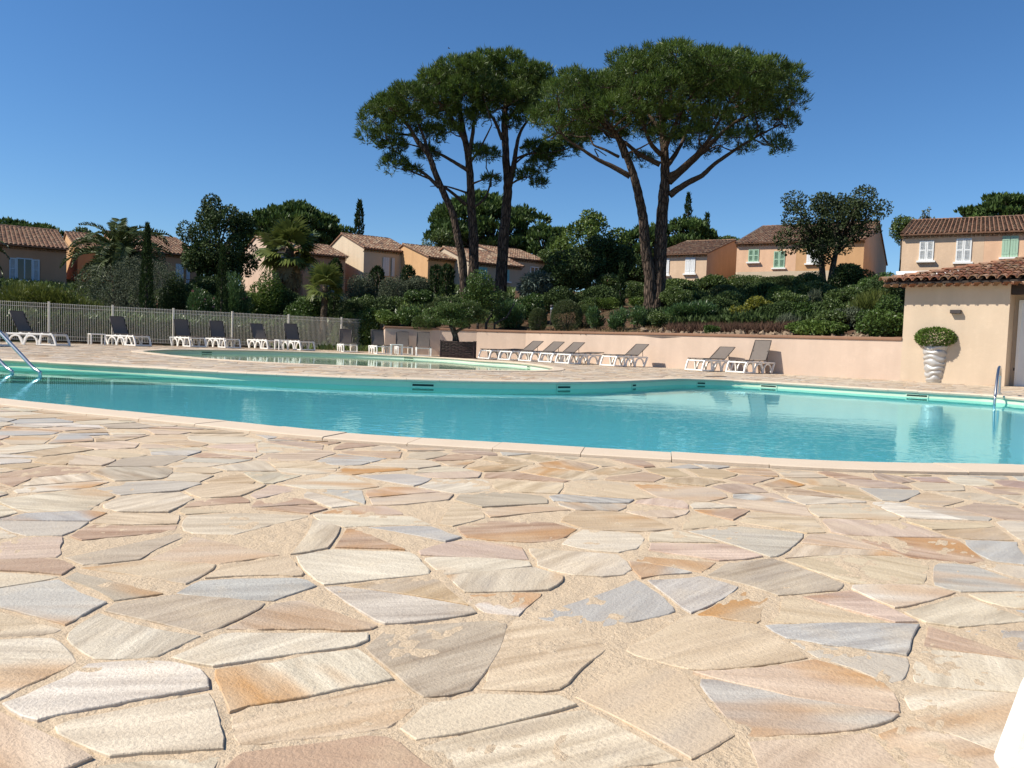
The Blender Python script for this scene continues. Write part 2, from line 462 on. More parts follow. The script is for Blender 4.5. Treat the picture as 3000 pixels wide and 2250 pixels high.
LM = dict(
    pine=leafmat('pine_needles', (0.028, 0.054, 0.010), (0.112, 0.178, 0.030), 0.5, 0.3, 0.30, (0.13, 0.17, 0.035)),
    far_pine=leafmat('far_pine_foliage', (0.024, 0.050, 0.012), (0.080, 0.130, 0.030), 0.55, 0.25, 0.2),
    cypress=leafmat('cypress_foliage', (0.012, 0.026, 0.008), (0.035, 0.062, 0.016), 0.6, 0.2, 0.12),
    oak=leafmat('oak_leaves', (0.018, 0.030, 0.011), (0.055, 0.076, 0.026), 0.6, 0.2, 0.15),
    olive=leafmat('olive_leaves', (0.050, 0.066, 0.036), (0.135, 0.155, 0.098), 0.65, 0.15, 0.15),
    laurel=leafmat('laurel_leaves', (0.026, 0.055, 0.012), (0.090, 0.145, 0.030), 0.45, 0.35, 0.18),
    bright=leafmat('bright_leaves', (0.042, 0.082, 0.015), (0.125, 0.180, 0.034), 0.5, 0.3, 0.22),
    oleander=leafmat('oleander_leaves', (0.030, 0.070, 0.020), (0.095, 0.160, 0.050), 0.35, 0.5, 0.18),
    darkleaf=leafmat('dark_leaves', (0.020, 0.038, 0.012), (0.070, 0.105, 0.030), 0.6, 0.2, 0.15),
    mid=leafmat('mid_green_leaves', (0.034, 0.062, 0.015), (0.112, 0.158, 0.040), 0.45, 0.4, 0.2),
    feather=leafmat('feathery_foliage', (0.042, 0.062, 0.012), (0.145, 0.165, 0.032), 0.55, 0.25, 0.28),
    topi=leafmat('clipped_foliage', (0.036, 0.054, 0.018), (0.105, 0.130, 0.044), 0.5, 0.3, 0.15),
    juniper=leafmat('blue_juniper', (0.045, 0.070, 0.055), (0.125, 0.165, 0.135), 0.55, 0.3, 0.12),
    yellow=leafmat('yellow_leaves', (0.07, 0.09, 0.012), (0.23, 0.215, 0.025), 0.45, 0.35, 0.25),
    brown=leafmat('dry_stems', (0.045, 0.026, 0.018), (0.13, 0.075, 0.05), 0.8, 0.1, 0.1),
    palm=leafmat('palm_fronds', (0.040, 0.062, 0.014), (0.150, 0.180, 0.045), 0.35, 0.5, 0.22),
    datepalm=leafmat('date_palm_fronds', (0.030, 0.052, 0.018), (0.120, 0.150, 0.055), 0.5, 0.3, 0.22),
    deadpalm=leafmat('dead_fronds', (0.16, 0.10, 0.05), (0.34, 0.24, 0.13), 0.8, 0.1, 0.2),
    pink=leafmat('pink_flowers', (0.45, 0.10, 0.13), (0.65, 0.25, 0.27), 0.6, 0.2, 0.2),
    box=leafmat('box_leaves', (0.045, 0.090, 0.016), (0.14, 0.21, 0.036), 0.5, 0.3, 0.25),
)

# ------------------------------------------------------------------ outlines of the two pools, the deck's edge
def spline(pts, step=0.12):
    pts = [Vector((p[0], p[1])) for p in pts]
    n = len(pts); out = []
    for i in range(n):
        p0, p1, p2, p3 = pts[i - 1], pts[i], pts[(i + 1) % n], pts[(i + 2) % n]
        for k in range(24):
            t = k / 24
            out.append(0.5 * ((2 * p1) + (p2 - p0) * t + (2 * p0 - 5 * p1 + 4 * p2 - p3) * t * t + (3 * p1 - p0 - 3 * p2 + p3) * t ** 3))
    out = [np.array(o) for o in out]
    for _ in range(14):                      # iron out the kinks of hand-read points
        a = np.array(out); out = list(0.5 * a + 0.25 * (np.roll(a, 1, 0) + np.roll(a, -1, 0)))
    a = np.array(out)
    seg = np.linalg.norm(np.roll(a, -1, 0) - a, axis=1)
    cum = np.concatenate([[0], np.cumsum(seg)])
    tot = cum[-1]; m = int(tot / step)
    s = np.linspace(0, tot, m, endpoint=False)
    b = np.vstack([a, a[:1]])
    return np.stack([np.interp(s, cum, b[:, 0]), np.interp(s, cum, b[:, 1])], 1)
near = [(0, 1174), (203, 1196), (407, 1218), (678, 1244), (1000, 1277), (1500, 1308), (1839, 1328), (2178, 1348), (2517, 1364), (3000, 1373)]
far = [(3000, 1169), (2904, 1160), (2633, 1144), (2452, 1133), (2271, 1122), (2135, 1114.5), (2000, 1111.5), (1904, 1115), (1814, 1118.5), (1678, 1121),
       (1452, 1119), (1226, 1113.6), (1000, 1106), (678, 1092), (449, 1079), (205, 1066), (0, 1055)]
g2 = lambda p: tuple(G(*p).xy)
nl = [g2(p) for p in near]; fl = [g2(p) for p in far]
pool_pts = nl + [(5.0, 4.75), (6.9, 5.6), (8.3, 7.6), (9.0, 10.2)] + fl + [(-10.2, 13.9), (-11.6, 13.2), (-12.0, 11.6), (-10.6, 10.1), (-7.6, 8.3)]
POOL = spline(pool_pts)
kid = [(414, 1030), (470, 1026.5), (542, 1025), (770, 1028.5), (1000, 1035), (1270, 1047), (1405, 1056.5), (1514, 1063.5), (1595, 1073.6), (1625, 1081), (1585, 1087.4), (1444, 1087.6),
       (1260, 1083), (1092, 1076), (900, 1068.5), (768, 1062.5), (640, 1054), (542, 1046), (460, 1037)]
KID = spline([g2(p) for p in kid])
WATER_Z = -0.11

FENCE_A, FENCE_B = Vector((-19.3, 27.85)), Vector((-6.35, 38.5))
WALL = [Vector(p) for p in ((-6.35, 38.5), (-5.2, 31.9), (-2.2, 32.2), (0.47, 30.75), (4.75, 25.5), (10.05, 20.45))]
FT = Vector((math.cos(R(42)), -math.sin(R(42))))        # along the pool house front, to the right
FU = Vector((math.sin(R(42)), math.cos(R(42))))         # back from it
BOUND = [(26, 4), (26, -16), (-30, -16), (-30, 12.6), (FENCE_A.x, FENCE_A.y), (-13, 33.03)] + [tuple(w) for w in WALL] + \
        [(10.05 + FT.x * 0.3, 20.45 + FT.y * 0.3), (10.05 + FT.x * 8.0, 20.45 + FT.y * 8.0)]
C0 = Vector((-4, 10))
_ang = [(math.atan2(b[1] - C0.y, b[0] - C0.x)) for b in BOUND]
_zb = [0, 0, 0, 0, 0, 0, 0.0, 1.0, 1.0, 1.0, 1.0, 1.0, -0.35, -0.35]
_ord = sorted(range(len(BOUND)), key=lambda i: _ang[i])
BS = [(_ang[i], BOUND[i], _zb[i]) for i in _ord]
def boundary(phi):
    d = Vector((math.cos(phi), math.sin(phi)))
    n = len(BS)
    for i in range(n):
        a0, p0, z0 = BS[i]; a1, p1, z1 = BS[(i + 1) % n]
        lo, hi, q = a0, a1, phi
        if hi < lo: hi += 2 * math.pi
        if q < lo - 1e-9: q += 2 * math.pi
        if lo - 1e-9 <= q <= hi + 1e-9:
            A, B = Vector(p0) - C0, Vector(p1) - C0
            e = B - A
            den = d.x * e.y - d.y * e.x
            r = (A.x * e.y - A.y * e.x) / den if abs(den) > 1e-9 else A.length
            u = ((d * r - A).dot(e)) / max(e.length_squared, 1e-9)
            return r, z0 + (z1 - z0) * min(max(u, 0), 1)
    return 40, 0
PT = [0, 0.3, 3, 6, 9, 12, 16, 20, 27, 40, 80, 200, 900]
PZ = [0, 0.04, 0.38, 0.95, 1.5, 2.0, 2.6, 3.05, 3.5, 4.4, 6.0, 8.0, 10.0]
def ground_z(x, y):
    v = Vector((x, y)) - C0
    phi = math.atan2(v.y, v.x)
    r, z0 = boundary(phi)
    t = v.length - r
    if t <= 0: return 0.0
    k = 1.0 if y > 5 else 0.15
    return z0 + k * float(np.interp(t, PT, PZ))

# terrain: one sheet from the deck's edge to the horizon
def build_terrain():
    ph = list(np.linspace(-math.pi, math.pi, 300, endpoint=False)) + _ang
    ph += [a + 1e-3 for a in _ang] + list(np.linspace(0.6, 2.2, 160))
    ph = sorted(set(round(p, 5) for p in ph))
    ts = [0, 0.3, 0.8, 1.5, 2.3, 3.2, 4.4, 6, 8, 10, 12, 14, 17, 20, 24, 30, 40, 55, 80, 120, 200, 400, 900]
    V, Fc = [], []
    for p in ph:
        r, z0 = boundary(p)
        for t in ts:
            x, y = C0.x + math.cos(p) * (r + t), C0.y + math.sin(p) * (r + t)
            k = 1.0 if y > 5 else 0.15
            z = z0 + k * float(np.interp(t, PT, PZ))
            if 0.5 < t < 60: z += 0.06 * math.sin(x * 2.3 + y) * math.sin(y * 1.9 - x * .7) + random.uniform(-.02, .02)
            V.append((x, y, z))
    m = len(ts)
    for i in range(len(ph)):
        j = (i + 1) % len(ph)
        for k in range(m - 1):
            Fc.append((i * m + k, j * m + k, j * m + k + 1, i * m + k + 1))
    b = MB(); b.add(V, Fc)
    o = b.build('terrain', MT['soil'], smooth=True)
    tag(o, kind='structure')
build_terrain()

def offset_curve(c, d):
    t = np.roll(c, -1, 0) - np.roll(c, 1, 0)
    t /= np.linalg.norm(t, axis=1, keepdims=True)
    area = 0.5 * np.sum(c[:, 0] * np.roll(c[:, 1], -1) - np.roll(c[:, 0], -1) * c[:, 1])
    nn = np.stack([t[:, 1], -t[:, 0]], 1) * (1 if area > 0 else -1)   # outward
    return c + nn * d, nn
def inside(poly, x, y):
    px, py = poly[:, 0], poly[:, 1]
    qx, qy = np.roll(px, -1), np.roll(py, -1)
    c = ((py > y) != (qy > y)) & (x < (qx - px) * (y - py) / (qy - py + 1e-12) + px)
    return bool(c.sum() & 1)
def fill(loops, holes, name, mat, z, parent=None):
    pts, edges = [], []
    for lp in loops + holes:
        b = len(pts); n = len(lp)
        pts += [Vector((float(p[0]), float(p[1]))) for p in lp]
        edges += [(b + i, b + (i + 1) % n) for i in range(n)]
    vo, eo, fo, *_ = delaunay_2d_cdt(pts, edges, [], 0, 1e-5)
    hs = [np.array(h) for h in holes]; ls = [np.array(l) for l in loops]
    keep = []
    for f in fo:
        cx = sum(vo[i].x for i in f) / len(f); cy = sum(vo[i].y for i in f) / len(f)
        if any(inside(l, cx, cy) for l in ls) and not any(inside(h, cx, cy) for h in hs): keep.append(tuple(f))
    b = MB(); b.add([(v.x, v.y, z) for v in vo], keep)
    o = b.build(name, mat, parent, recalc=False)
    bm = bmesh.new(); bm.from_mesh(o.data)
    for f in bm.faces:
        f.normal_update()
        if f.normal.z < 0: f.normal_flip()
    bm.to_mesh(o.data); bm.free()
    return o

COPW = 0.30
pool_out, pool_n = offset_curve(POOL, COPW - 0.03)
kid_out, kid_n = offset_curve(KID, COPW - 0.03)
deck = fill([np.array(BOUND)], [pool_out[::2], kid_out[::2]], 'pool_deck', MT['mortar'], 0.0)
tag(deck, kind='structure')

def build_pool(curve, depth, name, water_mat, wname, coping_len):
    b = MB()
    n = len(curve)
    c2 = curve[::2]
    m = len(c2)
    vs = [(p[0], p[1], -0.012) for p in c2] + [(p[0], p[1], -depth) for p in c2]
    b.add(vs, [(i, (i + 1) % m, m + (i + 1) % m, m + i) for i in range(m)])
    basin = b.build(name, MT['liner' if depth > 1 else 'kliner'], smooth=True)
    tag(basin, kind='structure')
    fl_ = fill([c2], [], 'pool_floor', MT['floor' if depth > 1 else 'kliner'], -depth, basin)
    wo, _ = offset_curve(c2, 0.004)
    w = fill([wo], [], wname, water_mat, WATER_Z)
    for p in w.data.polygons: p.use_smooth = True
    tag(w, kind='structure')
    w.cycles.is_caustics_caster = True
    basin.cycles.is_caustics_receiver = True
    fl_.cycles.is_caustics_receiver = True
    # coping: single stones with open joints and a rounded nose
    prof = [(-0.035, -0.018), (-0.042, 0.0), (-0.036, 0.014), (-0.02, 0.021), (COPW - 0.05, 0.021), (COPW - 0.035, 0.016), (COPW - 0.033, -0.03), (-0.03, -0.03)]
    _, nn = offset_curve(curve, 0)
    seg = np.linalg.norm(np.roll(curve, -1, 0) - curve, axis=1); cum = np.concatenate([[0], np.cumsum(seg)]); tot = cum[-1]
    cc = np.vstack([curve, curve[:1]]); nc = np.vstack([nn, nn[:1]])
    k = int(tot / coping_len)
    for i in range(k):
        s0, s1 = tot * i / k + 0.002, tot * (i + 1) / k - 0.002
        mb = MB(); vs = []; dz = random.uniform(-0.0025, 0.0025)
        ss = np.linspace(s0, s1, 5)
        for s in ss:
            x, y = np.interp(s, cum, cc[:, 0]), np.interp(s, cum, cc[:, 1])
            nx, ny = np.interp(s, cum, nc[:, 0]), np.interp(s, cum, nc[:, 1])
            vs += [(x + nx * o, y + ny * o, z + dz) for (o, z) in prof]
        q = len(prof); fs = []
        for a in range(4):
            for c in range(q): fs.append((a * q + c, a * q + (c + 1) % q, (a + 1) * q + (c + 1) % q, (a + 1) * q + c))
        fs.append(tuple(range(q - 1, -1, -1))); fs.append(tuple(range(4 * q, 5 * q)))
        mb.add(vs, fs)
        mb.build('coping_stone', MT['coping'], basin)
    return basin, fl_
main_basin, main_floor = build_pool(POOL, 1.45, 'pool_basin', MT['water'], 'pool_water', 0.5)
kid_basin, kid_floor = build_pool(KID, 0.55, 'paddling_pool_basin', MT['kwater'], 'paddling_pool_water', 0.5)

# roman steps in the far left corner of the pool, with dark nosing bands
for r_, z_ in ((4.9, -1.05), (4.1, -0.75), (3.3, -0.45), (2.5, -0.2)):
    b = MB(); n = 72; cx, cy = -10.6, 13.2
    ang = [2 * math.pi * i / n for i in range(n)]
    ring = lambda rr, z: [(cx + 1.25 * rr * math.cos(a), cy + 0.55 * rr * math.sin(a), z) for a in ang]
    cl = []
    for p in ring(r_, z_):
        q = Vector((p[0], p[1]))
        if not inside(POOL, q.x, q.y):
            d = np.linalg.norm(POOL - np.array(q), axis=1); q = Vector(POOL[d.argmin()] * 0.999 + 0.001 * np.array((cx + 1, cy - 1)))
        cl.append((q.x, q.y))
    b.add([(x, y, z_) for x, y in cl] + [(x, y, -1.45) for x, y in cl], [tuple(range(n))] + [(i, (i + 1) % n, n + (i + 1) % n, n + i) for i in range(n)])
    st = b.build('pool_step', MT['liner'], main_basin)
    st.cycles.is_caustics_receiver = True
    nb = MB()
    for i in range(n):
        x0, y0 = cl[i]; x1, y1 = cl[(i + 1) % n]
        if y0 < 12.9 and inside(POOL, x0, y0 - .02):
            sx0, sy0 = cx + (x0 - cx) * 0.975, cy + (y0 - cy) * 0.975; sx1, sy1 = cx + (x1 - cx) * 0.975, cy + (y1 - cy) * 0.975
            nb.add([(x0, y0, z_ + .004), (x1, y1, z_ + .004), (sx1, sy1, z_ + .004), (sx0, sy0, z_ + .004)], [(0, 1, 2, 3)])
    if nb.v:
        no = nb.build('step_nosing', MT['nosing'], st); no.cycles.is_caustics_receiver = True

def on_curve(curve, nn, px, py, z):
    g = G(px, py, z)
    d = np.linalg.norm(curve - np.array(g.xy), axis=1)
    i = int(d.argmin()); return Vector(curve[i]), Vector(nn[i])
def skimmer(curve, nn, basin, px, py, wpx, h=0.032, frame=True):
    p, n_ = on_curve(curve, nn, px, py, -0.09)
    t = Vector((-n_.y, n_.x))
    w = wpx * p.y / F_PX
    rot = Matrix(((t.x, n_.x, 0), (t.y, n_.y, 0), (0, 0, 1)))
    b = MB()
    fr = 0.018
    c = Vector((p.x, p.y, -0.075)) - Vector((n_.x, n_.y, 0)) * 0.006
    for sz, off in (((w + 2 * fr, 0.012, fr), (0, 0, h / 2 + fr / 2)), ((w + 2 * fr, 0.012, fr), (0, 0, -h / 2 - fr / 2)), ((fr, 0.012, h), (w / 2 + fr / 2, 0, 0)), ((fr, 0.012, h), (-w / 2 - fr / 2, 0, 0))):
        b.box(c + rot @ Vector(off), sz, rot)
    o = b.build('skimmer', MT['skim'], basin)
    b = MB(); b.box(c + rot @ Vector((0, 0.002, 0)), (w, 0.01, h), rot)
    b.build('slot', MT['dark'], o)
for px, py, w in ((1245, 1133, 62), (1663, 1139, 47), (1904, 1134, 22), (2050, 1125, 26), (2282, 1131, 44), (2702, 1158, 54)):
    skimmer(POOL, pool_n, main_basin, px, py, w)
for px, py, w in ((686, 1038, 34), (1052, 1051, 32), (1405, 1072, 27)):
    skimmer(KID, kid_n, kid_basin, px, py, w, 0.034)

# ------------------------------------------------------------------ crazy paving
def clip_poly(poly, q, n):
    """keep side where n.(p-q) >= 0"""
    out = []
    m = len(poly)
    for i in range(m):
        a, b = poly[i], poly[(i + 1) % m]
        da = (a[0] - q[0]) * n[0] + (a[1] - q[1]) * n[1]; db = (b[0] - q[0]) * n[0] + (b[1] - q[1]) * n[1]
        if da >= 0: out.append(a)
        if (da > 0) != (db > 0) and abs(da - db) > 1e-12:
            t = da / (da - db); out.append((a[0] + (b[0] - a[0]) * t, a[1] + (b[1] - a[1]) * t))
    return out
def poly_area(p):
    return 0.5 * sum(p[i][0] * p[(i + 1) % len(p)][1] - p[(i + 1) % len(p)][0] * p[i][1] for i in range(len(p)))
def inset(poly, d):
    out = list(poly)
    n = len(poly)
    for i in range(n):
        a, b = poly[i], poly[(i + 1) % n]
        ex, ey = b[0] - a[0], b[1] - a[1]; l = math.hypot(ex, ey)
        if l < 1e-6: continue
        nx, ny = -ey / l, ex / l                     # inward for CCW
        dd = d * random.uniform(0.5, 1.6)
        out = clip_poly(out, (a[0] + nx * dd, a[1] + ny * dd), (nx, ny))
        if len(out) < 3: return []
    return out

PAL_NEAR = [((0.63, 0.52, 0.36), 22), ((0.57, 0.42, 0.245), 15), ((0.57, 0.41, 0.275), 13), ((0.66, 0.565, 0.42), 11), ((0.43, 0.41, 0.375), 12), ((0.46, 0.41, 0.335), 10), ((0.37, 0.37, 0.365), 6), ((0.50, 0.43, 0.29), 8),
       ((0.55, 0.385, 0.285), 6), ((0.47, 0.30, 0.135), 10), ((0.38, 0.20, 0.10), 8), ((0.70, 0.63, 0.53), 5), ((0.38, 0.30, 0.20), 5)]
PAL_RED = [((0.37, 0.175, 0.08), 20), ((0.43, 0.255, 0.135), 16), ((0.38, 0.235, 0.16), 12), ((0.54, 0.42, 0.28), 14), ((0.42, 0.40, 0.36), 12), ((0.45, 0.30, 0.13), 12), ((0.60, 0.50, 0.36), 8), ((0.32, 0.16, 0.13), 5)]
def pick(pal):
    c = random.choices([p[0] for p in pal], [p[1] for p in pal])[0]
    k = random.uniform(0.92, 1.06)
    return tuple(min(0.8, x * k * random.uniform(0.98, 1.02)) for x in c)

pool_c, _ = offset_curve(POOL, COPW - 0.02)
kid_c, _ = offset_curve(KID, COPW - 0.02)
def near_edge_strip(x, y):
    return -1.3 < x < 6 and y > 2.2 and y < 4.6 and np.min(np.hypot(pool_c[:, 0] - x, pool_c[:, 1] - y)) < 0.55 + 0.22 * x
def build_paving():
    pts = []
    def ok(x, y):
        if abs(x) > 0.70 * y + 1.9: return False
        if y < 0.45: return False
        return True
    bnd = np.array(BOUND)
    def scatter(x0, x1, y0, y1, sp):
        nx, ny = int((x1 - x0) / sp), int((y1 - y0) / sp)
        for j in range(ny):
            for i in range(nx):
                x = x0 + (i + 0.5 + 0.5 * (j % 2) + random.uniform(-.40, .40)) * sp; y = y0 + (j + 0.5 + random.uniform(-.40, .40)) * sp
                yield x, y
    for x, y in scatter(-12, 12, 0.3, 8.8, 0.292):
        if ok(x, y) and not inside(POOL, x, y) and not (y > 2 and near_edge_strip(x, y)) and (x < 6.5): pts.append((x, y, 0))
    for x, y in scatter(-1.6, 6.4, 2.2, 4.8, 0.235):
        if ok(x, y) and not inside(POOL, x, y) and near_edge_strip(x, y): pts.append((x, y, 1))
    for x, y in scatter(-24, 14, 8.8, 37, 0.36):
        if ok(x, y) and inside(bnd, x, y) and not inside(POOL, x, y) and not inside(KID, x, y): pts.append((x, y, 2))
    A = np.array([(p[0], p[1]) for p in pts])
    cell = 0.8
    grid = {}
    for i, p in enumerate(pts): grid.setdefault((int(p[0] // cell), int(p[1] // cell)), []).append(i)
    stones = []
    for i, (x, y, kind) in enumerate(pts):
        R0 = 0.6
        poly = [(x - R0, y - R0), (x + R0, y - R0), (x + R0, y + R0), (x - R0, y + R0)]
        gx, gy = int(x // cell), int(y // cell)
        nb = [j for a in (-1, 0, 1) for b in (-1, 0, 1) for j in grid.get((gx + a, gy + b), ()) if j != i]
        nb.sort(key=lambda j: (pts[j][0] - x) ** 2 + (pts[j][1] - y) ** 2)
        for j in nb[:16]:
            q = pts[j]
            n = (x - q[0], y - q[1])
            poly = clip_poly(poly, ((x + q[0]) / 2, (y + q[1]) / 2), n)
            if len(poly) < 3: break
        if len(poly) < 3: continue
        for cv in ((pool_c,) if y < 8.8 else (pool_c, kid_c)):
            d = np.hypot(cv[:, 0] - x, cv[:, 1] - y); k = int(d.argmin())
            if d[k] < 0.9:
                q = cv[k]; cen = cv[k]
                t = cv[(k + 1) % len(cv)] - cv[k - 1]; n = np.array((t[1], -t[0])); n /= np.linalg.norm(n)
                ar = np.sum(cv[:, 0] * np.roll(cv[:, 1], -1) - np.roll(cv[:, 0], -1) * cv[:, 1])
                if ar < 0: n = -n
                poly = clip_poly(poly, (q[0], q[1]), (n[0], n[1]))
            if len(poly) < 3: break
        if len(poly) < 3 or abs(poly_area(poly)) < 0.004: continue
        parts = [poly]
        if kind != 1 and random.random() < 0.5:
            cx = sum(p[0] for p in poly) / len(poly); cy = sum(p[1] for p in poly) / len(poly)
            a = random.gauss(0.15, 0.55) if kind == 0 else random.uniform(0, math.pi); n = (math.sin(a), math.cos(a))
            parts = [clip_poly(poly, (cx, cy), n), clip_poly(poly, (cx, cy), (-n[0], -n[1]))]
        for p in parts:
            if len(p) < 3: continue
            if poly_area(p) < 0: p = p[::-1]
            if len(p) > 4 and random.random() < 0.28:         # drop a corner: rubble has few sides
                del p[random.randrange(len(p))]
            q = inset(p, (0.0065 if kind == 0 else 0.013 if kind == 1 else 0.008))
            if len(q) >= 3 and poly_area(q) > 0.003: stones.append((q, kind, y))
    stones.sort(key=lambda s: min(p[1] for p in s[0]) ** 2 - 0.6 * poly_area(s[0]))
    nsingle = 0
    SV, SF, SC_, SR, SU = [], [], [], [], []
    for q, kind, y in stones:
        cx = sum(p[0] for p in q) / len(q); cy = sum(p[1] for p in q) / len(q)
        vis = abs(cx) < 0.655 * cy + 0.30 and cy > 0.85
        single = vis and nsingle < 300 and cy < 6.5
        step = 0.034 if cy < 2.2 else 0.06 if cy < 4.8 else 9
        jit = 0.0042 if cy < 4.8 else 0
        ring = []
        for i in range(len(q)):
            a, b = q[i], q[(i + 1) % len(q)]
            l = math.hypot(b[0] - a[0], b[1] - a[1])
            if l < 0.012: continue
            m = min(12, max(1, int(l / step)))
            bow = random.gauss(0.0, 0.05) * l if cy < 4.8 else 0; walk = 0.0; am = random.choice((0.15, 0.3, 0.5, 1.3))
            nx, ny = (b[1] - a[1]) / max(l, 1e-6), -(b[0] - a[0]) / max(l, 1e-6)
            for k in range(m):
                t = k / m
                walk = 0.6 * walk + (random.gauss(0, jit * am) if k else 0); o = bow * 4 * t * (1 - t) + walk
                x_, y_ = a[0] + (b[0] - a[0]) * t + nx * o * 0.6, a[1] + (b[1] - a[1]) * t + ny * o * 0.6
                if k == 0 and cy < 4.8: x_ += (cx - x_) * random.uniform(0, 0.05); y_ += (cy - y_) * random.uniform(0, 0.05)
                ring.append((x_, y_))
        if cy < 4.8 and len(ring) > 5:                      # worn corners
            rr_ = []
            for i, p in enumerate(ring):
                a, c = ring[i - 1], ring[(i + 1) % len(ring)]
                rr_.append((0.5 * p[0] + 0.25 * (a[0] + c[0]), 0.5 * p[1] + 0.25 * (a[1] + c[1])) if random.random() < .10 else p)
            ring = rr_
        if len(ring) < 3: continue
        h = random.uniform(0.003, 0.0058) if cy < 4.8 else 0.005
        tx, ty = random.gauss(0.004, 0.006), random.gauss(-0.005, 0.006)
        top = [(p[0], p[1], max(0.0012, h + tx * (p[0] - cx) + ty * (p[1] - cy))) for p in ring]
        n = len(ring)
        if cy < 4.8:
            ins = [(p[0] + (cx - p[0]) * 0.015, p[1] + (cy - p[1]) * 0.015, p[2]) for p in top]
            mid = [(p[0], p[1], p[2] - 0.0015) for p in top]
            vs = ins + mid + [(p[0], p[1], -0.004) for p in top]
            fs = [tuple(range(n))] + [(i + n, (i + 1) % n + n, (i + 1) % n, i) for i in range(n)] + [(i + 2 * n, (i + 1) % n + 2 * n, (i + 1) % n + n, i + n) for i in range(n)]
        else:
            vs = top + [(p[0], p[1], -0.004) for p in top]
            fs = [tuple(range(n))] + [(i + n, (i + 1) % n + n, (i + 1) % n, i) for i in range(n)]
        ch = pick(PAL_RED if kind == 1 and random.random() < 0.92 else PAL_NEAR)
        if kind == 1: ch = tuple(c * 0.9 for c in ch)
        if kind == 2: ch = tuple(c * 0.5 + 0.5 * m_ for c, m_ in zip(ch, (0.58, 0.45, 0.33)))
        rust = random.uniform(0.35, 1.0) if random.random() < 0.36 else 0.0
        an = random.gauss(0.35, 0.5) if random.random() < .8 else random.uniform(0, 3.1)
        ca, sa = math.cos(an), math.sin(an); ox, oy = random.uniform(0, 40), random.uniform(0, 40)
        uv = [((v[0] - cx) * ca + (v[1] - cy) * sa + ox, -(v[0] - cx) * sa + (v[1] - cy) * ca + oy) for v in vs]
        if single:
            nsingle += 1
            emit('flagstone', vs, fs, [ch] * len(vs), [rust] * len(vs), uv)
        else:
            b = len(SV)
            SV += vs; SF += [tuple(i + b for i in f) for f in fs]; SC_ += [ch] * len(vs); SR += [rust] * len(vs); SU += uv
    o = emit('flagstone_paving', SV, SF, SC_, SR, SU)
    tag(o, kind='stuff')
def emit(name, vs, fs, col, rust, uv):
    me = bpy.data.meshes.new(name)
    me.from_pydata(vs, [], fs)
    a = me.color_attributes.new('col', 'FLOAT_COLOR', 'POINT')
    a.data.foreach_set('color', np.array([(*c, 1) for c in col], dtype=np.float32).ravel())
    r = me.attributes.new('rust', 'FLOAT', 'POINT'); r.data.foreach_set('value', np.array(rust, dtype=np.float32))
    ul = me.uv_layers.new(name='vein')
    li = np.empty(len(me.loops), dtype=np.int32); me.loops.foreach_get('vertex_index', li)
    ul.data.foreach_set('uv', np.array(uv, dtype=np.float32)[li].ravel())
    me.materials.append(MT['stone'])
    return link(bpy.data.objects.new(name, me), deck)
build_paving()
def value_noise(x, y, sc, seed):
    g = np.random.default_rng(seed).random((256, 256))
    X, Y = x * sc, y * sc
    i, j = np.floor(X).astype(int), np.floor(Y).astype(int); fx, fy = X - i, Y - j
    fx = fx * fx * (3 - 2 * fx); fy = fy * fy * (3 - 2 * fy)
    q = lambda a, b: g[a % 256, b % 256]
    return (q(i, j) * (1 - fx) + q(i + 1, j) * fx) * (1 - fy) + (q(i, j + 1) * (1 - fx) + q(i + 1, j + 1) * fx) * fy
def mortar_bed():
    ys = [0.7]
    while ys[-1] < 4.75: ys.append(ys[-1] + 0.009 + 0.007 * ys[-1])
    nx = 330; V = []
    for y in ys:
        x = np.linspace(-1, 1, nx) * (0.68 * y + 0.35)
        Y = np.full(nx, y)
        z = 0.0021 + 0.0040 * (value_noise(x, Y, 7, 1) - .5) + 0.0045 * (value_noise(x, Y, 23, 2) - .5) + 0.0034 * (value_noise(x, Y, 70, 3) - .5)
        V.append(np.stack([x, Y, z - 0.0006], 1))
    V = np.array(V); m = len(ys)
    ins = np.array([[inside(pool_out, float(p[0]), float(p[1])) for p in V[j, ::6]] for j in range(m)])
    F = []
    for j in range(m - 1):
        for i in range(nx - 1):
            if not (ins[j, min(i // 6, ins.shape[1] - 1)] or ins[j + 1, min(i // 6 + 1, ins.shape[1] - 1)]):
                a = j * nx + i; F.append((a, a + 1, a + nx + 1, a + nx))
    me = bpy.data.meshes.new('mortar_bed'); me.from_pydata(V.reshape(-1, 3), [], F); me.materials.append(MT['mortar'])
    me.polygons.foreach_set('use_smooth', [True] * len(F))
    tag(link(bpy.data.objects.new('mortar_bed', me), deck), kind='stuff')
mortar_bed()
# drain slots between the two loungers by the wall
b = MB()
for i in range(15):
    p = G(2068 + i * 4.0, 1104.5)
    b.box((p.x, p.y, 0.014), (0.014, 0.34, 0.006))
tag(b.build('drain_slots', MT['lampdark'], deck), kind='stuff')

# ------------------------------------------------------------------ parts are modelled in world space, then hung under their thing
def part(mb, name, mat, root, sub=None, **kw):
    o = mb.build(name, mat, sub or root, **kw)
    if sub is None: o.location = -Vector(root.location)
    return o

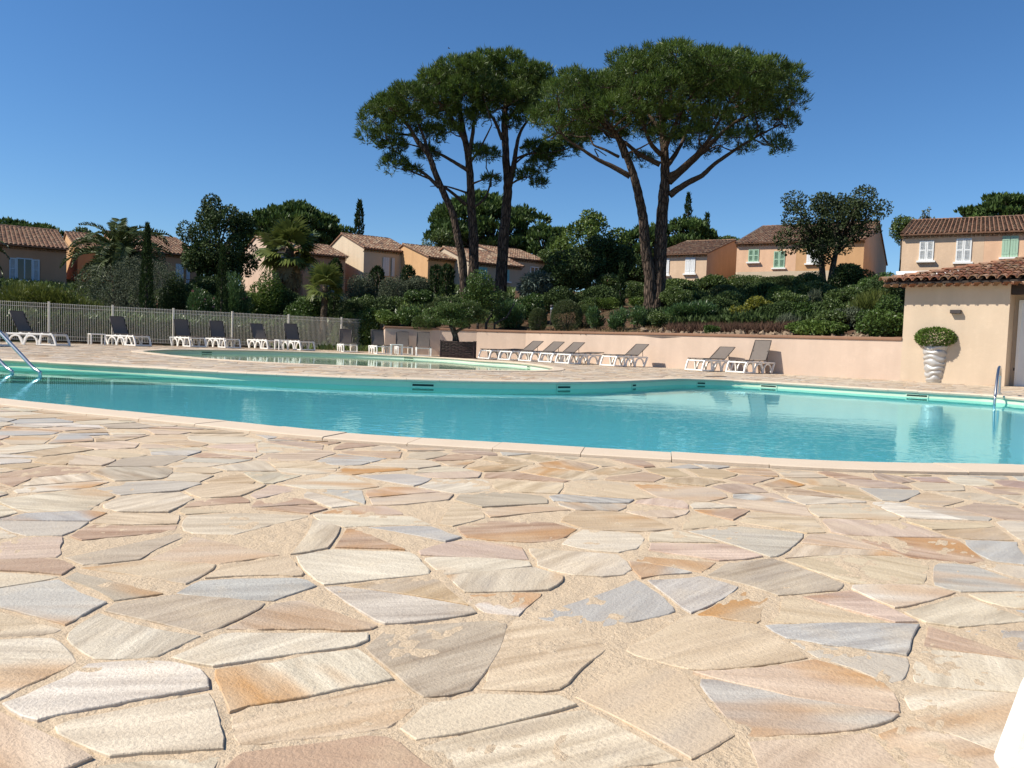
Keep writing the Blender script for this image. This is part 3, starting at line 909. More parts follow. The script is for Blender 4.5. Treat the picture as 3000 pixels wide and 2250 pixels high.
# fence of cream steel bars
fd = (FENCE_B - FENCE_A); flen = fd.length; fdir = fd.normalized(); fnorm = Vector((-fdir.y, fdir.x))
FH = 1.50
def fence_at_px(px):
    lo, hi = -0.5, 1.5
    for _ in range(50):
        m = (lo + hi) / 2
        q = FENCE_A + fd * m
        if px_of(Vector((q.x, q.y, 0.8)))[0] < px: lo = m
        else: hi = m
    return m * flen
frot = Matrix(((fdir.x, fnorm.x, 0), (fdir.y, fnorm.y, 0), (0, 0, 1)))
fence = empty('fence', (FENCE_A.x, FENCE_A.y, 0))
tag(fence, 'long cream metal bar fence behind the loungers on the left side of the pool deck', 'fence')
posts = [fence_at_px(p) for p in (143, 330, 508, 680, 845, 1000)] + [flen]
posts = [posts[0] - 5.0, posts[0] - 2.5] + posts
for s in posts:
    q = FENCE_A + fdir * s
    b = MB(); b.box((q.x, q.y, FH / 2 + 0.01), (0.06, 0.06, FH + 0.02), frot)
    po = part(b, 'post', MT['fence'], fence, bevel=0.004)
    b = MB(); b.box((q.x, q.y, FH + 0.034), (0.07, 0.07, 0.025), frot); c = part(b, 'post_cap', MT['fence'], fence); 
for s0, s1 in zip(posts[:-1], posts[1:]):
    b = MB()
    n = int((s1 - s0 - 0.06) / 0.062)
    for i in range(n + 1):
        s = s0 + 0.05 + (s1 - s0 - 0.1) * i / n
        q = FENCE_A + fdir * s
        b.box((q.x, q.y, (FH + 0.06) / 2 + 0.02), (0.0095, 0.0095, FH - 0.10), frot)
    tag(part(b, 'fence_bars', MT['fence'], fence), kind='stuff')
    for z in (FH - 0.03, FH - 0.16, 0.26, 0.12):
        b = MB(); q = FENCE_A + fdir * ((s0 + s1) / 2)
        b.box((q.x + fnorm.x * -0.008, q.y - fnorm.y * 0.008, z), (s1 - s0 - 0.06, 0.009, 0.013), frot)
        part(b, 'rail', MT['fence'], fence)

# retaining wall with a brown cap
def wall_strip(mb, pts, z0, z1, inner, outer):
    L = []
    n = len(pts)
    for i, p in enumerate(pts):
        d0 = (pts[i] - pts[i - 1]).normalized() if i else (pts[1] - pts[0]).normalized()
        d1 = (pts[i + 1] - pts[i]).normalized() if i < n - 1 else d0
        t = (d0 + d1).normalized(); nn = Vector((t.y, -t.x)); k = 1 / max(0.5, nn.dot(Vector((d0.y, -d0.x))))
        L.append((p + nn * inner * k, p - nn * outer * k))
    vs = []
    for a, c in L: vs += [(a.x, a.y, z0), (c.x, c.y, z0), (c.x, c.y, z1), (a.x, a.y, z1)]
    fs = [(0, 1, 2, 3)]
    for i in range(n - 1):
        for k in range(4): fs.append((i * 4 + k, (i + 1) * 4 + k, (i + 1) * 4 + (k + 1) % 4, i * 4 + (k + 1) % 4))
    q = (n - 1) * 4; fs.append((q + 3, q + 2, q + 1, q))
    mb.add(vs, fs)
def densify(pts, soft=3):
    out = [pts[0]]
    for i in range(1, len(pts) - 1):
        a, c, d = pts[i - 1], pts[i], pts[i + 1]
        out += [c.lerp(a, min(.5, .8 / (c - a).length)), c.lerp(d, min(.5, .8 / (c - d).length))] if i not in (1, 3) else [c]
    return out + [pts[-1]]
rw = empty('retaining_wall', (0.47, 30.75, 0))
tag(rw, 'low pink rendered garden wall with a brown cap, fence to pool house', 'wall')
WP = densify(WALL)
WH = 1.04
b = MB(); wall_strip(b, WP, -0.05, WH, 0.0, 0.28); part(b, 'wall', MT['wall_pink'], rw)
b = MB(); wall_strip(b, WP, WH, WH + 0.085, 0.035, 0.32); part(b, 'wall_cap', MT['cap'], rw, bevel=0.02)

# ------------------------------------------------------------------ roofs and houses
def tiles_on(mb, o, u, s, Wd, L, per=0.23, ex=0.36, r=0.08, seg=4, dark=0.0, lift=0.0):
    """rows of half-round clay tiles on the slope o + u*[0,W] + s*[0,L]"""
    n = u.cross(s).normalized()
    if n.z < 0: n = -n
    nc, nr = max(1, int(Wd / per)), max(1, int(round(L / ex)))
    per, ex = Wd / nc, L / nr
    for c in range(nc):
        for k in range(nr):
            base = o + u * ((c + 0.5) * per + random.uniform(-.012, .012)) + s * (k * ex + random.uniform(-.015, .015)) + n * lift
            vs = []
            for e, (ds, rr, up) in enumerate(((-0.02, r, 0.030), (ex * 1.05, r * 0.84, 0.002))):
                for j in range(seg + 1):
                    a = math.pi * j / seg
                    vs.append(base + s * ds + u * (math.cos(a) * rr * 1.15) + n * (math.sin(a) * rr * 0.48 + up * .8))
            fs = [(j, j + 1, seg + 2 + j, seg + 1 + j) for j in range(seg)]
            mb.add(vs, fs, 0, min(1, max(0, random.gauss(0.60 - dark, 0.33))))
def ridge_on(mb, a, c, r=0.11, dark=0.1):
    d = c - a; n = max(1, int(d.length / 0.38)); t = d.normalized(); side = t.cross(Vector((0, 0, 1))).normalized(); up = side.cross(t)
    for i in range(n):
        vs = []
        for q, rr, lf in ((a + t * (d.length * i / n), r * 1.05, 0.02), (a + t * (d.length * (i + 1.06) / n), r * 0.92, 0.0)):
            for j in range(6):
                an = math.pi * j / 5
                vs.append(q + side * math.cos(an) * rr + up * (math.sin(an) * rr * 0.8 + lf - .03))
        mb.add(vs, [(j, j + 1, 7 + j, 6 + j) for j in range(5)], 0, min(1, max(0, random.gauss(0.5 - dark, 0.2))))

def solve(f, lo, hi, target, inc=True):
    for _ in range(60):
        m = (lo + hi) / 2
        if (f(m) < target) == inc: lo = m
        else: hi = m
    return m
def house(label, p0, D, beta, right_px, ridge, side, wall, windows=(), gable=None, second=None, dark=0.05, roof_per=0.23):
    A = P(p0[0], p0[1], D); b = R(beta)
    u = Vector((math.cos(b), math.sin(b), 0)); v = Vector((-math.sin(b), math.cos(b), 0)); Z = Vector((0, 0, 1))
    Wd = solve(lambda w: px_of(A + u * w)[0], 0.3, 40, right_px)
    base = A if side == 'left' else A + u * Wd
    hd = solve(lambda d: px_of(base + v * d)[0], 0.5, 14, ridge[0], inc=(px_of(base + v * 5)[0] > px_of(base)[0]))
    hd = max(1.8, min(hd, 9))
    q = base + v * hd
    rise = P(ridge[0], ridge[1], q.y).z - A.z
    rise = max(0.22 * hd, min(rise, 0.6 * hd))
    ztop = A.z
    gz = min(ground_z(A.x, A.y), ground_z((A + u * Wd).x, (A + u * Wd).y)) - 0.6
    root = empty('house', (A.x, A.y, gz))
    tag(root, label, 'house')
    oh, ov = 0.32, 0.10                               # overhang at the eave, at the verge
    s = (v * hd + Z * rise); Ls = s.length; s = s / Ls
    x0, x1, y0, y1 = ov, Wd - ov, oh, 2 * hd - oh
    def w3(x, y, z): return A + u * x + v * y + Z * (z - A.z)
    ez = ztop + rise * oh / hd - 0.10
    pk = ztop + rise - 0.12
    def shell(xa, xb):
        mb = MB()
        vs = [w3(xa, y0, gz), w3(xb, y0, gz), w3(xb, y1, gz), w3(xa, y1, gz), w3(xa, y0, ez), w3(xb, y0, ez), w3(xb, y1, ez), w3(xa, y1, ez), w3(xa, hd, pk), w3(xb, hd, pk)]
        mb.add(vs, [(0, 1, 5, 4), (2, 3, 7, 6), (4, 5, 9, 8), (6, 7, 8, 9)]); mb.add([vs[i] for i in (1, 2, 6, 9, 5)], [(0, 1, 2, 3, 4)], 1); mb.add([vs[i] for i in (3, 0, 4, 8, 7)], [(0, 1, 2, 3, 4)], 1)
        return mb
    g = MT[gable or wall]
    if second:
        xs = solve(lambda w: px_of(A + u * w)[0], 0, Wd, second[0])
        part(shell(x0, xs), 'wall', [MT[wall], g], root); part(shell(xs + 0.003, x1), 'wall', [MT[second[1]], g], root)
    else:
        part(shell(x0, x1), 'wall', [MT[wall], g], root)
    # roof: slab, clay tiles, ridge, double row of tile ends under the eave
    mb = MB()
    n = u.cross(s).normalized()
    for (o, sl) in ((A, s), (A + v * (2 * hd), (-v * hd + Z * rise).normalized())):
        nn = u.cross(sl).normalized(); nn = nn if nn.z > 0 else -nn
        c = [o, o + u * Wd, o + u * Wd + sl * Ls, o + sl * Ls]
        mb.add(c + [p - nn * 0.09 for p in c], [(0, 1, 2, 3), (7, 6, 5, 4), (0, 4, 5, 1), (1, 5, 6, 2), (3, 7, 4, 0)], 0, 0.48)
    rf = part(mb, 'roof', MT['tile'], root, tint=True)
    mb = MB(); tiles_on(mb, A, u, s, Wd, Ls, roof_per, dark=dark)
    s2 = (-v * hd + Z * rise).normalized()
    tiles_on(mb, A + v * (2 * hd), u, s2, Wd, Ls, 0.46, 0.72, 0.16, 3, dark=dark)
    ridge_on(mb, A + v * hd + Z * rise, A + v * hd + Z * rise + u * Wd)
    for xx in (0.02, Wd - 0.02): ridge_on(mb, A + u * xx + n * .02, A + u * xx + v * hd + Z * (rise + .02), 0.085, -0.12)
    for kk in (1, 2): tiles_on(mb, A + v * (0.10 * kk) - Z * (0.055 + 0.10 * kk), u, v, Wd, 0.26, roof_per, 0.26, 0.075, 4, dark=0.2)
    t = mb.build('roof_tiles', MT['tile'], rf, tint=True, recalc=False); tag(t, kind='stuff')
    rot = Matrix(((u.x, v.x, 0), (u.y, v.y, 0), (0, 0, 1)))
    P0 = w3(0, y0, gz)
    for wd in windows:
        px, pt, pb, wp, style, mat = wd
        top = plane_hit(px, pt, P0, v); bot = plane_hit(px, pb, P0, v)
        cx = ((top + bot) / 2 - A).dot(u)
        wm = abs((plane_hit(px + wp / 2, (pt + pb) / 2, P0, v) - plane_hit(px - wp / 2, (pt + pb) / 2, P0, v)).dot(u))
        zt, zb = top.z, bot.z; zc, hh = (zt + zb) / 2, zt - zb
        def bx(mb, dx, y, z, sx, sy, sz, rr=rot): mb.box(w3(cx + dx, y0 + y, z), (sx, sy, sz), rr)
        sill = MB(); bx(sill, 0, -0.09, zb - 0.07, wm + 0.22, 0.2, 0.11)
        def leaf(dx, w_, louv, yy=-0.03):
            mb = MB()
            if louv:
                fr = 0.07
                for sx, dz, w2, h2 in ((-1, 0, fr, hh), (1, 0, fr, hh), (0, hh / 2 - fr / 2, w_ - 2 * fr, fr), (0, -hh / 2 + fr / 2, w_ - 2 * fr, fr), (0, 0.02, w_ - 2 * fr, fr)):
                    bx(mb, dx + sx * (w_ / 2 - fr / 2), yy, zc + dz, w2, 0.04, h2)
                m = int(hh / 0.075)
                tl = rot @ Matrix.Rotation(R(-38), 3, 'X')
                for i in range(m): bx(mb, dx, yy, zb + hh * (i + 0.5) / m, w_ - 2 * fr, 0.055, 0.012, tl)
                bx(mb, dx, yy + 0.028, zc, w_ - .04, 0.006, hh - .04)
            else:
                m = 3
                for i in range(m): bx(mb, dx - w_ / 2 + w_ * (i + .5) / m, yy, zc, w_ / m - 0.012, 0.035, hh)
                bx(mb, dx, yy + 0.012, zc, w_ - .01, 0.012, hh - .01)
                for dz in (hh * .33, -hh * .33): bx(mb, dx, yy - 0.024, zc + dz, w_ - 0.06, 0.012, 0.07)
            part(mb, 'shutter', MT[mat], root)
        if style in ('louvre', 'plank'):
            leaf(-wm / 4, wm / 2 - 0.015, style == 'louvre'); leaf(wm / 4, wm / 2 - 0.015, style == 'louvre')
            part(sill, 'sill', MT['awning'], root)
        elif style == 'half':
            leaf(-wm * .22, wm * .55, False, -0.05); leaf(wm * .36, wm * .25, False, -0.12)
        elif style == 'open':
            mb = MB(); fr = 0.07
            for dx, dz, w2, h2 in ((-wm / 2, 0, fr, hh), (wm / 2, 0, fr, hh), (0, hh / 2, wm + fr, fr), (0, -hh / 2, wm + fr, fr), (0, 0, 0.06, hh)): bx(mb, dx, -0.02, zc + dz, w2, 0.06, h2)
            f = part(mb, 'window', MT['shut_grey'] if mat == 'frame' else MT[mat], root)
            for sg in (-1, 1):
                mb = MB(); bx(mb, sg * wm / 4, -0.008, zc, wm / 2 - .05, 0.012, hh - .05); mb.build('pane', MT['glass'], f)
            if mat != 'frame' and wd[0] < 400:
                leaf(-wm * .78, wm * .46, True, -0.04); leaf(wm * .78, wm * .46, True, -0.04)
            part(sill, 'sill', MT['awning'], root)
    return root, A, u, v, y0

house('orange house at the far left edge, open window between two blue grey shutters', (-150, 699), 45, 34, 202, (84, 681), 'right', 'w_orange',
      [(72, 758, 821, 44, 'open', 'shut_grey')], dark=0.08)
house('orange gabled house half hidden behind the date palm, lower roof of the left pair', (224, 727), 54, 34, 330, (151, 692), 'left', 'w_ochre', dark=0.08)
hl3 = house('long roofed orange house with a dark balcony rail behind the big olive', (364, 729), 50, 34, 594, (263, 679), 'left', 'w_orange',
      [(535, 774, 836, 42, 'half', 'shut_grey')], dark=0.06)
house('small pale salmon gable showing to the left of the tall fan palm', (801, 722), 57, 34, 850, (747, 691), 'left', 'w_salmon')
house('low brown roofed annex between the tall fan palm and the grey beige house', (890, 740), 58, 34, 1021, (957, 719), 'right', 'w_orange')
house('grey beige gabled house with tall white shutters in the middle of the left row', (1068, 725), 60, 34, 1215, (998, 683), 'left', 'w_cream',
      [(1138, 755, 809, 34, 'half', 'shut_grey')], dark=-0.02)
house('orange gabled house with bright salmon roof tiles left of the pine trunks', (1257, 752), 58, 34, 1377, (1178, 714), 'left', 'w_ochre',
      [(1346, 783, 829, 20, 'plank', 'shut_grey')], dark=-0.22)
house('grey beige house with turquoise shutters behind the three pine trunks', (1377, 765), 57.5, 34, 1536, (1296, 722), 'left', 'w_grey',
      [(1414, 783, 815, 26, 'plank', 'shut_teal'), (1482, 790, 824, 20, 'plank', 'shut_teal')], dark=-0.06)
house('rearmost grey house of the left row with a small white framed window', (1483, 752), 64, 34, 1605, (1400, 718), 'left', 'w_grey',
      [(1565, 783, 808, 22, 'open', 'shut_white')], dark=-0.08)
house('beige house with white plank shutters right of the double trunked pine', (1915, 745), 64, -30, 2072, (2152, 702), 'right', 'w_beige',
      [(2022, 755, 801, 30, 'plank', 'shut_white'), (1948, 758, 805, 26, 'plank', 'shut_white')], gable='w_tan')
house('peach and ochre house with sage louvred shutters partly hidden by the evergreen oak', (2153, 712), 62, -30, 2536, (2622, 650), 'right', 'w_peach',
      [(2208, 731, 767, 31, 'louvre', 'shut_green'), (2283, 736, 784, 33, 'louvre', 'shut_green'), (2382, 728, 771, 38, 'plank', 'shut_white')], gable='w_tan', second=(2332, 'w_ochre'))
house('large beige and peach house above the pool house with white louvred shutters', (2638, 686), 48, -30, 3160, (2742, 648), 'left', 'w_beige',
      [(2714, 706, 763, 43, 'louvre', 'shut_white'), (2823, 699, 767, 46, 'louvre', 'shut_white'), (2959, 691, 753, 49, 'plank', 'shut_green')], second=(2886, 'w_peach'), dark=0.12)

# balcony rail on the long roofed house
_, A, u, v, y0 = hl3
pts = [A + u * t + v * (y0 - 1.0) for t in np.linspace(0, 1, 2)]
bl = plane_hit(540, 818, A + v * (y0 - 1.2), v); br = plane_hit(648, 822, A + v * (y0 - 1.2), v)
rail = empty('balcony_rail', (bl.x, bl.y, bl.z - 0.9)); tag(rail, 'dark metal balcony rail at the right end of the long roofed orange house', 'railing')
for k in range(2):
    mb = MB(); z = 0 if k == 0 else -0.78
    mb.tube([bl + Vector((0, 0, z)), Vector((br.x, br.y, bl.z + z))], 0.025, 6); part(mb, 'rail', MT['lampdark'], rail)
mb = MB()
for i in range(24):
    q = bl.lerp(Vector((br.x, br.y, bl.z)), i / 23); mb.tube([q, q - Vector((0, 0, 0.95))], 0.012, 5)
tag(part(mb, 'bars', MT['lampdark'], rail), kind='stuff')

# awning in front of the beige house, low pale parapet before the peach house
def slab(name, label, cat, quad, th, mat):
    base = sum(quad, Vector()) / 4
    mb = MB(); mb.add(list(quad) + [q - Vector((0, 0, th)) for q in quad], [(0, 1, 2, 3), (7, 6, 5, 4), (0, 4, 5, 1), (1, 5, 6, 2), (2, 6, 7, 3), (3, 7, 4, 0)])
    mb.v = [tuple(Vector(q) - base) for q in mb.v]
    o = mb.build(name, mat); o.location = base
    return tag(o, label, cat)
a0, a1 = P(2625, 795, 46.5), P(2880, 783, 44.0)
a1.z = a0.z
slab('awning', 'white awning below the windows of the large beige house', 'awning', [a0 + Vector((-1.0, -2.2, -0.42)), a1 + Vector((-1.0, -2.2, -0.42)), a1, a0], 0.08, MT['awning'])
q0, q1 = P(2160, 797, 56), P(2500, 786, 52)
slab('parapet', 'low pale terrace parapet in front of the peach house', 'wall', [Vector((q0.x, q0.y, q0.z)), Vector((q1.x, q1.y, q0.z)), Vector((q1.x, q1.y + .4, q0.z)), Vector((q0.x, q0.y + .4, q0.z))], 0.9, MT['w_cream'])

# ------------------------------------------------------------------ pool house
A0 = Vector((10.05, 20.45, 0)); tt = FT.to_3d(); ff = FU.to_3d(); Zv = Vector((0, 0, 1))
frot2 = Matrix(((tt.x, ff.x, 0), (tt.y, ff.y, 0), (0, 0, 1)))
FW = solve(lambda w: px_of(A0 + tt * w)[0], 0.5, 8, 2942)
PH = 2.50
ph = empty('pool_house', A0)
tag(ph, 'sand coloured pool house with a clay tiled hip roof at the right edge', 'pool house')
def w2(x, y, z): return A0 + tt * x + ff * y + Zv * z
mb = MB()
rec = 0.62
vs = [w2(0, 0, -0.05), w2(FW, 0, -0.05), w2(FW, rec, -0.05), w2(7.0, rec, -0.05), w2(7.0, 5, -0.05), w2(0, 5, -0.05)]
tp = [Vector((q.x, q.y, PH)) for q in vs]
mb.add(vs + tp, [(i, (i + 1) % 6, 6 + (i + 1) % 6, 6 + i) for i in range(6)] + [(6, 7, 8, 9, 10, 11)])
part(mb, 'wall', MT['pool_house'], ph)
mb = MB(); mb.box(w2(FW + 2.0, 0.16, -0.04), (4.2, 0.92, 0.09), frot2); part(mb, 'porch_floor', MT['mortar'], ph)
mb = MB(); mb.box(w2(FW + 2.2, 0.14, PH - 0.17), (4.4 - 0.01, 0.22, 0.26), frot2); part(mb, 'beam', MT['wood'], ph, bevel=0.01)
mb = MB(); mb.box(w2(FW + 3.9, 0.14, (PH - .3) / 2), (0.25, 0.25, PH - 0.3), frot2); part(mb, 'pillar', MT['pool_house'], ph)
dx = solve(lambda w: px_of(w2(w, rec, 1))[0], FW, 8, 2979)
mb = MB()
for ox, w_, z_, h_ in ((0.03, 0.06, 1.05, 2.1), (0.93, 0.06, 1.05, 2.1), (0.48, 0.84, 2.07, 0.06)): mb.box(w2(dx + ox, rec - 0.03, z_), (w_, 0.07, h_), frot2)
fr = part(mb, 'door_frame', MT['white'], ph)
mb = MB(); mb.box(w2(dx + 0.48, rec - 0.02, 1.02), (0.84, 0.04, 2.03), frot2)
for z_, h_ in ((0.45, 0.6), (1.45, 0.9)): mb.box(w2(dx + 0.48, rec - 0.045, z_), (0.6, 0.014, h_), frot2)
dr = part(mb, 'door', MT['shut_white'], ph)
mb = MB(); mb.box(w2(dx + 0.80, rec - 0.07, 1.0), (0.10, 0.03, 0.02), frot2); mb.build('handle', MT['lampdark'], dr)
mb = MB(); mb.box(w2(FW + 0.10, rec - 0.006, 0.42), (0.09, 0.02, 0.07), frot2); part(mb, 'wall_tap', MT['lampdark'], ph)

OH = 0.40; PIT = math.tan(R(14.5))
E0 = w2(-OH, -OH, PH + 0.02)
def rp(x, y, lift=0.0): return E0 + tt * x + ff * y + Zv * (y * PIT + lift)
sdir = (ff + Zv * PIT).normalized(); nrmf = tt.cross(sdir).normalized(); nrmf = nrmf if nrmf.z > 0 else -nrmf
RW, RD = 7.0 + OH, 3.0
mb = MB()                                         # boards under the tiles: front slope and left slope
mb.add([rp(0, 0), rp(RW, 0), rp(RW, RD), rp(RD, RD)] + [rp(0, 0) - Zv * .05, rp(RW, 0) - Zv * .05, rp(RW, RD) - Zv * .05, rp(RD, RD) - Zv * .05],
       [(0, 1, 2, 3), (7, 6, 5, 4), (0, 4, 5, 1), (1, 5, 6, 2)], 0, .1)
lp = lambda x, y: E0 + tt * x + ff * y + Zv * (x * PIT)
mb.add([lp(0, 0), lp(0, 5.6), lp(RD, 5.6), lp(RD, RD)] + [lp(0, 0) - Zv * .05, lp(0, 5.6) - Zv * .05], [(0, 3, 2, 1), (0, 1, 5, 4)], 0, .1)
roof = part(mb, 'roof', MT['wood'], ph)
def tile_mesh(name, length, r0, r1, th=0.014, seg=8):
    m = MB(); vs = []
    for (s, r) in ((0, r0), (length, r1)):
        for rr in (r, r - th):
            for j in range(seg + 1):
                a = math.pi * j / seg
                vs.append((math.cos(a) * rr, s, math.sin(a) * rr * 0.92))
    q = seg + 1; fs = []
    for j in range(seg):
        fs += [(j, j + 1, 2 * q + j + 1, 2 * q + j), (q + j + 1, q + j, 3 * q + j, 3 * q + j + 1), (j + 1, j, q + j, q + j + 1), (2 * q + j, 2 * q + j + 1, 3 * q + j + 1, 3 * q + j)]
    m.add(vs, fs)
    o = m.build(name, MT['tile_near'], smooth=False); me = o.data
    bpy.data.objects.remove(o)
    return me
TM = tile_mesh('roof_tile', 0.44, 0.100, 0.078)
def put_tile(o, xa, ya, parent=roof, me=TM, name='roof_tile'):
    z = xa.cross(ya).normalized()
    if z.z < 0: z = -z; 
    m = Matrix((( xa.x, ya.x, z.x, o.x), (xa.y, ya.y, z.y, o.y), (xa.z, ya.z, z.z, o.z), (0, 0, 0, 1)))
    ob = link(bpy.data.objects.new(name, me), parent)
    ob.matrix_local = m
    return ob
per, ex = 0.205, 0.36
nc = int(6.6 / per)
for c in range(nc):
    x = (c + 0.5) * per + 0.06
    for k in range(9):
        y = -0.06 + k * ex
        if y * 1.0 > x - 0.05 or y > RD: break
        o = rp(x + random.uniform(-.012, .012), y + random.uniform(-.02, .02), 0.012 + 0.005 * random.random())
        ya = (sdir + tt * random.uniform(-.03, .03) - nrmf * 0.055).normalized(); xa = (tt - ya * tt.dot(ya)).normalized()
        put_tile(o + nrmf * 0.03, xa, ya)
for c in range(int(RW / per)):                   # the curved tile ends bedded under the eave
    o = rp((c + 0.5) * per - 0.04, 0.02, -0.115)
    put_tile(o, tt, ff, name='eave_tile')
for c in range(14):                               # left eave, seen end on
    y = (c + 0.5) * per + 0.1
    for k in range(2):
        o = lp(-0.05 + k * ex, y); xd = (tt + Zv * PIT).normalized()
        if k * ex < y: put_tile(o + Zv * 0.03, -ff, xd)
hipd = (tt + ff + Zv * PIT).normalized()
hl = 0
while hl < 4.0:
    xa = hipd.cross(Zv).normalized()
    put_tile(rp(0, 0) + hipd * (hl - 0.1) + Zv * 0.065, xa, (hipd - Zv * 0.05).normalized(), name='hip_tile'); hl += 0.33

# wall lamp on the pool house front
lp0 = plane_hit(2802, 913.5, A0, ff)
lamp = empty('wall_lamp', lp0); tag(lamp, 'small dark rectangular wall lamp on the front of the pool house', 'wall lamp')
mb = MB(); mb.box(lp0 - ff * 0.065, (0.235, 0.125, 0.09), frot2); part(mb, 'housing', MT['lampdark'], lamp, bevel=0.006)
mb = MB(); mb.box(lp0 - ff * 0.065 - Zv * 0.047, (0.19, 0.09, 0.006), frot2); part(mb, 'glass', MT['glass'], lamp)

# ------------------------------------------------------------------ loungers
def make_lounger():
    root = empty('sun_lounger')
    H = 0.345
    for sgn in (-1, 1):
        v0 = sgn * 0.31 - 0.022
        mb = MB()
        arc = lambda a, b_, h: [(a + (b_ - a) * (0.5 - 0.5 * math.cos(math.pi * i / 10)), h * math.sin(math.pi * i / 10) ** 0.75) for i in range(11)]
        mb.bar([(0.05, H), (0.5, H + .004), (1.0, H), (1.72, H - .005), (1.78, H - 0.02)], 0.052, 0.044, v0)
        fo = sgn * 0.0
        mb.bar([(-0.075, 0.0), (-0.045, 0.12), (-0.0, 0.24), (0.06, H)], 0.062, 0.046, v0 - 0.001)
        mb.bar([(0.50, 0.0), (0.47, 0.15), (0.43, H)], 0.062, 0.046, v0 - 0.001)
        mb.bar([(-0.09, 0.022), (0.515, 0.022)], 0.044, 0.050, v0 - 0.003)
        mb.bar(arc(0.56, 1.02, 0.295), 0.05, 0.044, v0 + .0005)
        mb.bar([(1.06, 0.0), (0.98, 0.17), (0.90, H)], 0.066, 0.048, v0 - 0.002)
        mb.bar(arc(1.08, 1.56, 0.295), 0.05, 0.044, v0 + .0005)
        mb.bar([(1.58, 0.0), (1.66, 0.15), (1.76, H)], 0.066, 0.048, v0 - 0.002)
        mb.build('side_frame', MT['white'], root, bevel=0.009)
    for uu, z in ((-0.06, 0.03), (0.06, H - .005), (0.9, H - .01), (1.74, H - .02)):
        mb = MB(); mb.box((uu, 0, z), (0.05, 0.575, 0.045)); mb.build('cross_bar', MT['white'], root, bevel=0.008)
    mb = MB(); mb.box((0.62, 0, H + 0.062), (1.20, 0.56, 0.012)); seat = mb.build('seat', MT['sling'], root)
    for sgn in (-1, 1):
        mb = MB(); mb.box((0.62, sgn * 0.292, H + 0.058), (1.24, 0.028, 0.03)); mb.build('seat_rail', MT['dark_rail'], seat, bevel=0.006)
    for uu in (0.12, 0.42, 0.86, 1.16):
        for sgn in (-1, 1):
            mb = MB(); mb.box((uu, sgn * 0.292, H + 0.034), (0.07, 0.03, 0.025)); mb.build('seat_block', MT['white'], seat)
    back = empty('backrest', (1.235, 0, H + 0.062)); back.parent = root
    mb = MB()
    n = 8
    vs = []
    for i in range(n + 1):
        uu = 0.02 + 0.70 * i / n; sag = -0.022 * math.sin(math.pi * i / n)
        for v_ in (-0.28, 0.28):
            vs += [(uu, v_, 0.006 + sag), (uu, v_, -0.006 + sag)]
    fs = []
    for i in range(n):
        a = i * 4; fs += [(a, a + 2, a + 6, a + 4), (a + 1, a + 5, a + 7, a + 3), (a, a + 4, a + 5, a + 1), (a + 2, a + 3, a + 7, a + 6)]
    fs += [(0, 1, 3, 2), (n * 4, n * 4 + 2, n * 4 + 3, n * 4 + 1)]
    mb.add(vs, fs); mb.build('back_sling', MT['sling'], back)
    mb = MB()
    for sgn in (-1, 1): mb.tube([(0, sgn * 0.292, 0), (0.4, sgn * 0.292, -0.004), (0.73, sgn * 0.285, 0)], 0.014, 8)
    mb.tube([(0.73, -0.29, 0), (0.735, 0, 0.0), (0.73, 0.29, 0)], 0.014, 8)
    mb.build('back_frame', MT['dark_rail'], back, smooth=True)
    return root
def lounger(proto, p, ang, back_deg, label, group):
    o = proto if not proto.get('used') else copy_tree(proto)
    proto['used'] = 1
    if 'used' in o and o is not proto: del o['used']
    o.location = (p.x, p.y, 0.019); o.rotation_euler = (0, 0, R(ang))
    for c in o.children:
        if c.name.startswith('backrest'): c.rotation_euler = (0, R(-back_deg), 0)
        if c.name.startswith('prop_rod'): bpy.data.objects.remove(c)
    if 8 < back_deg:
        # prop rod from the back down to the rail
        a = R(back_deg); top = Vector((1.235 + 0.36 * math.cos(a), 0.25, 0.407 + 0.36 * math.sin(a))); bot = Vector((min(1.7, top.x + 0.03), 0.25, 0.36))
        mb = MB()
        for sg in (-1, 1): mb.tube([(top.x, sg * .25, top.z), (bot.x, sg * .25, bot.z)], 0.010, 6)
        mb.build('prop_rod', MT['dark_rail'], o, smooth=True)
    qx = px_of(p)[0]
    if 950 < qx < 2600: o.scale = (0.89, 0.89, 0.87) if qx > 1300 else (0.86, 0.86, 0.84)
    tag(o, label, 'sun lounger', group)
    return o
GF, GW = 'sun loungers along the fence', 'sun loungers along the pink wall'
PROTO = make_lounger()
def foot(px, py): return G(px, py)
for px, py, ang, bk, lab in (
    (178, 1015, 172, 62, 'lounger by the fence nearest the left edge whose white foot end points right'),
    (-12, 1016, 150, 62, 'lounger cut off by the left edge, only its white foot showing'),
    (416, 1015.3, 150, 64, 'lounger with raised brown back just right of the white side table'),
    (578, 1018, 137, 66, 'raised lounger above the left tip of the paddling pool, left of a close pair'),
    (680, 1021, 135, 66, 'raised lounger with a glint on its back, right one of the close pair'),
    (803, 1024.5, 134, 58, 'lounger with a lower tilted back behind the left skimmer of the paddling pool'),
    (899, 1028, 132, 66, 'upright lounger in front of the rear fence post, left of the palm trunk'),
    (1026, 1033, 112, 74, 'narrow looking upright lounger in front of the fence right of the palm trunk'),
    (1124, 1039, 112, 72, 'upright lounger at the right end of the fence, bars showing through its back')):
    lounger(PROTO, foot(px, py), ang, bk, lab, GF)
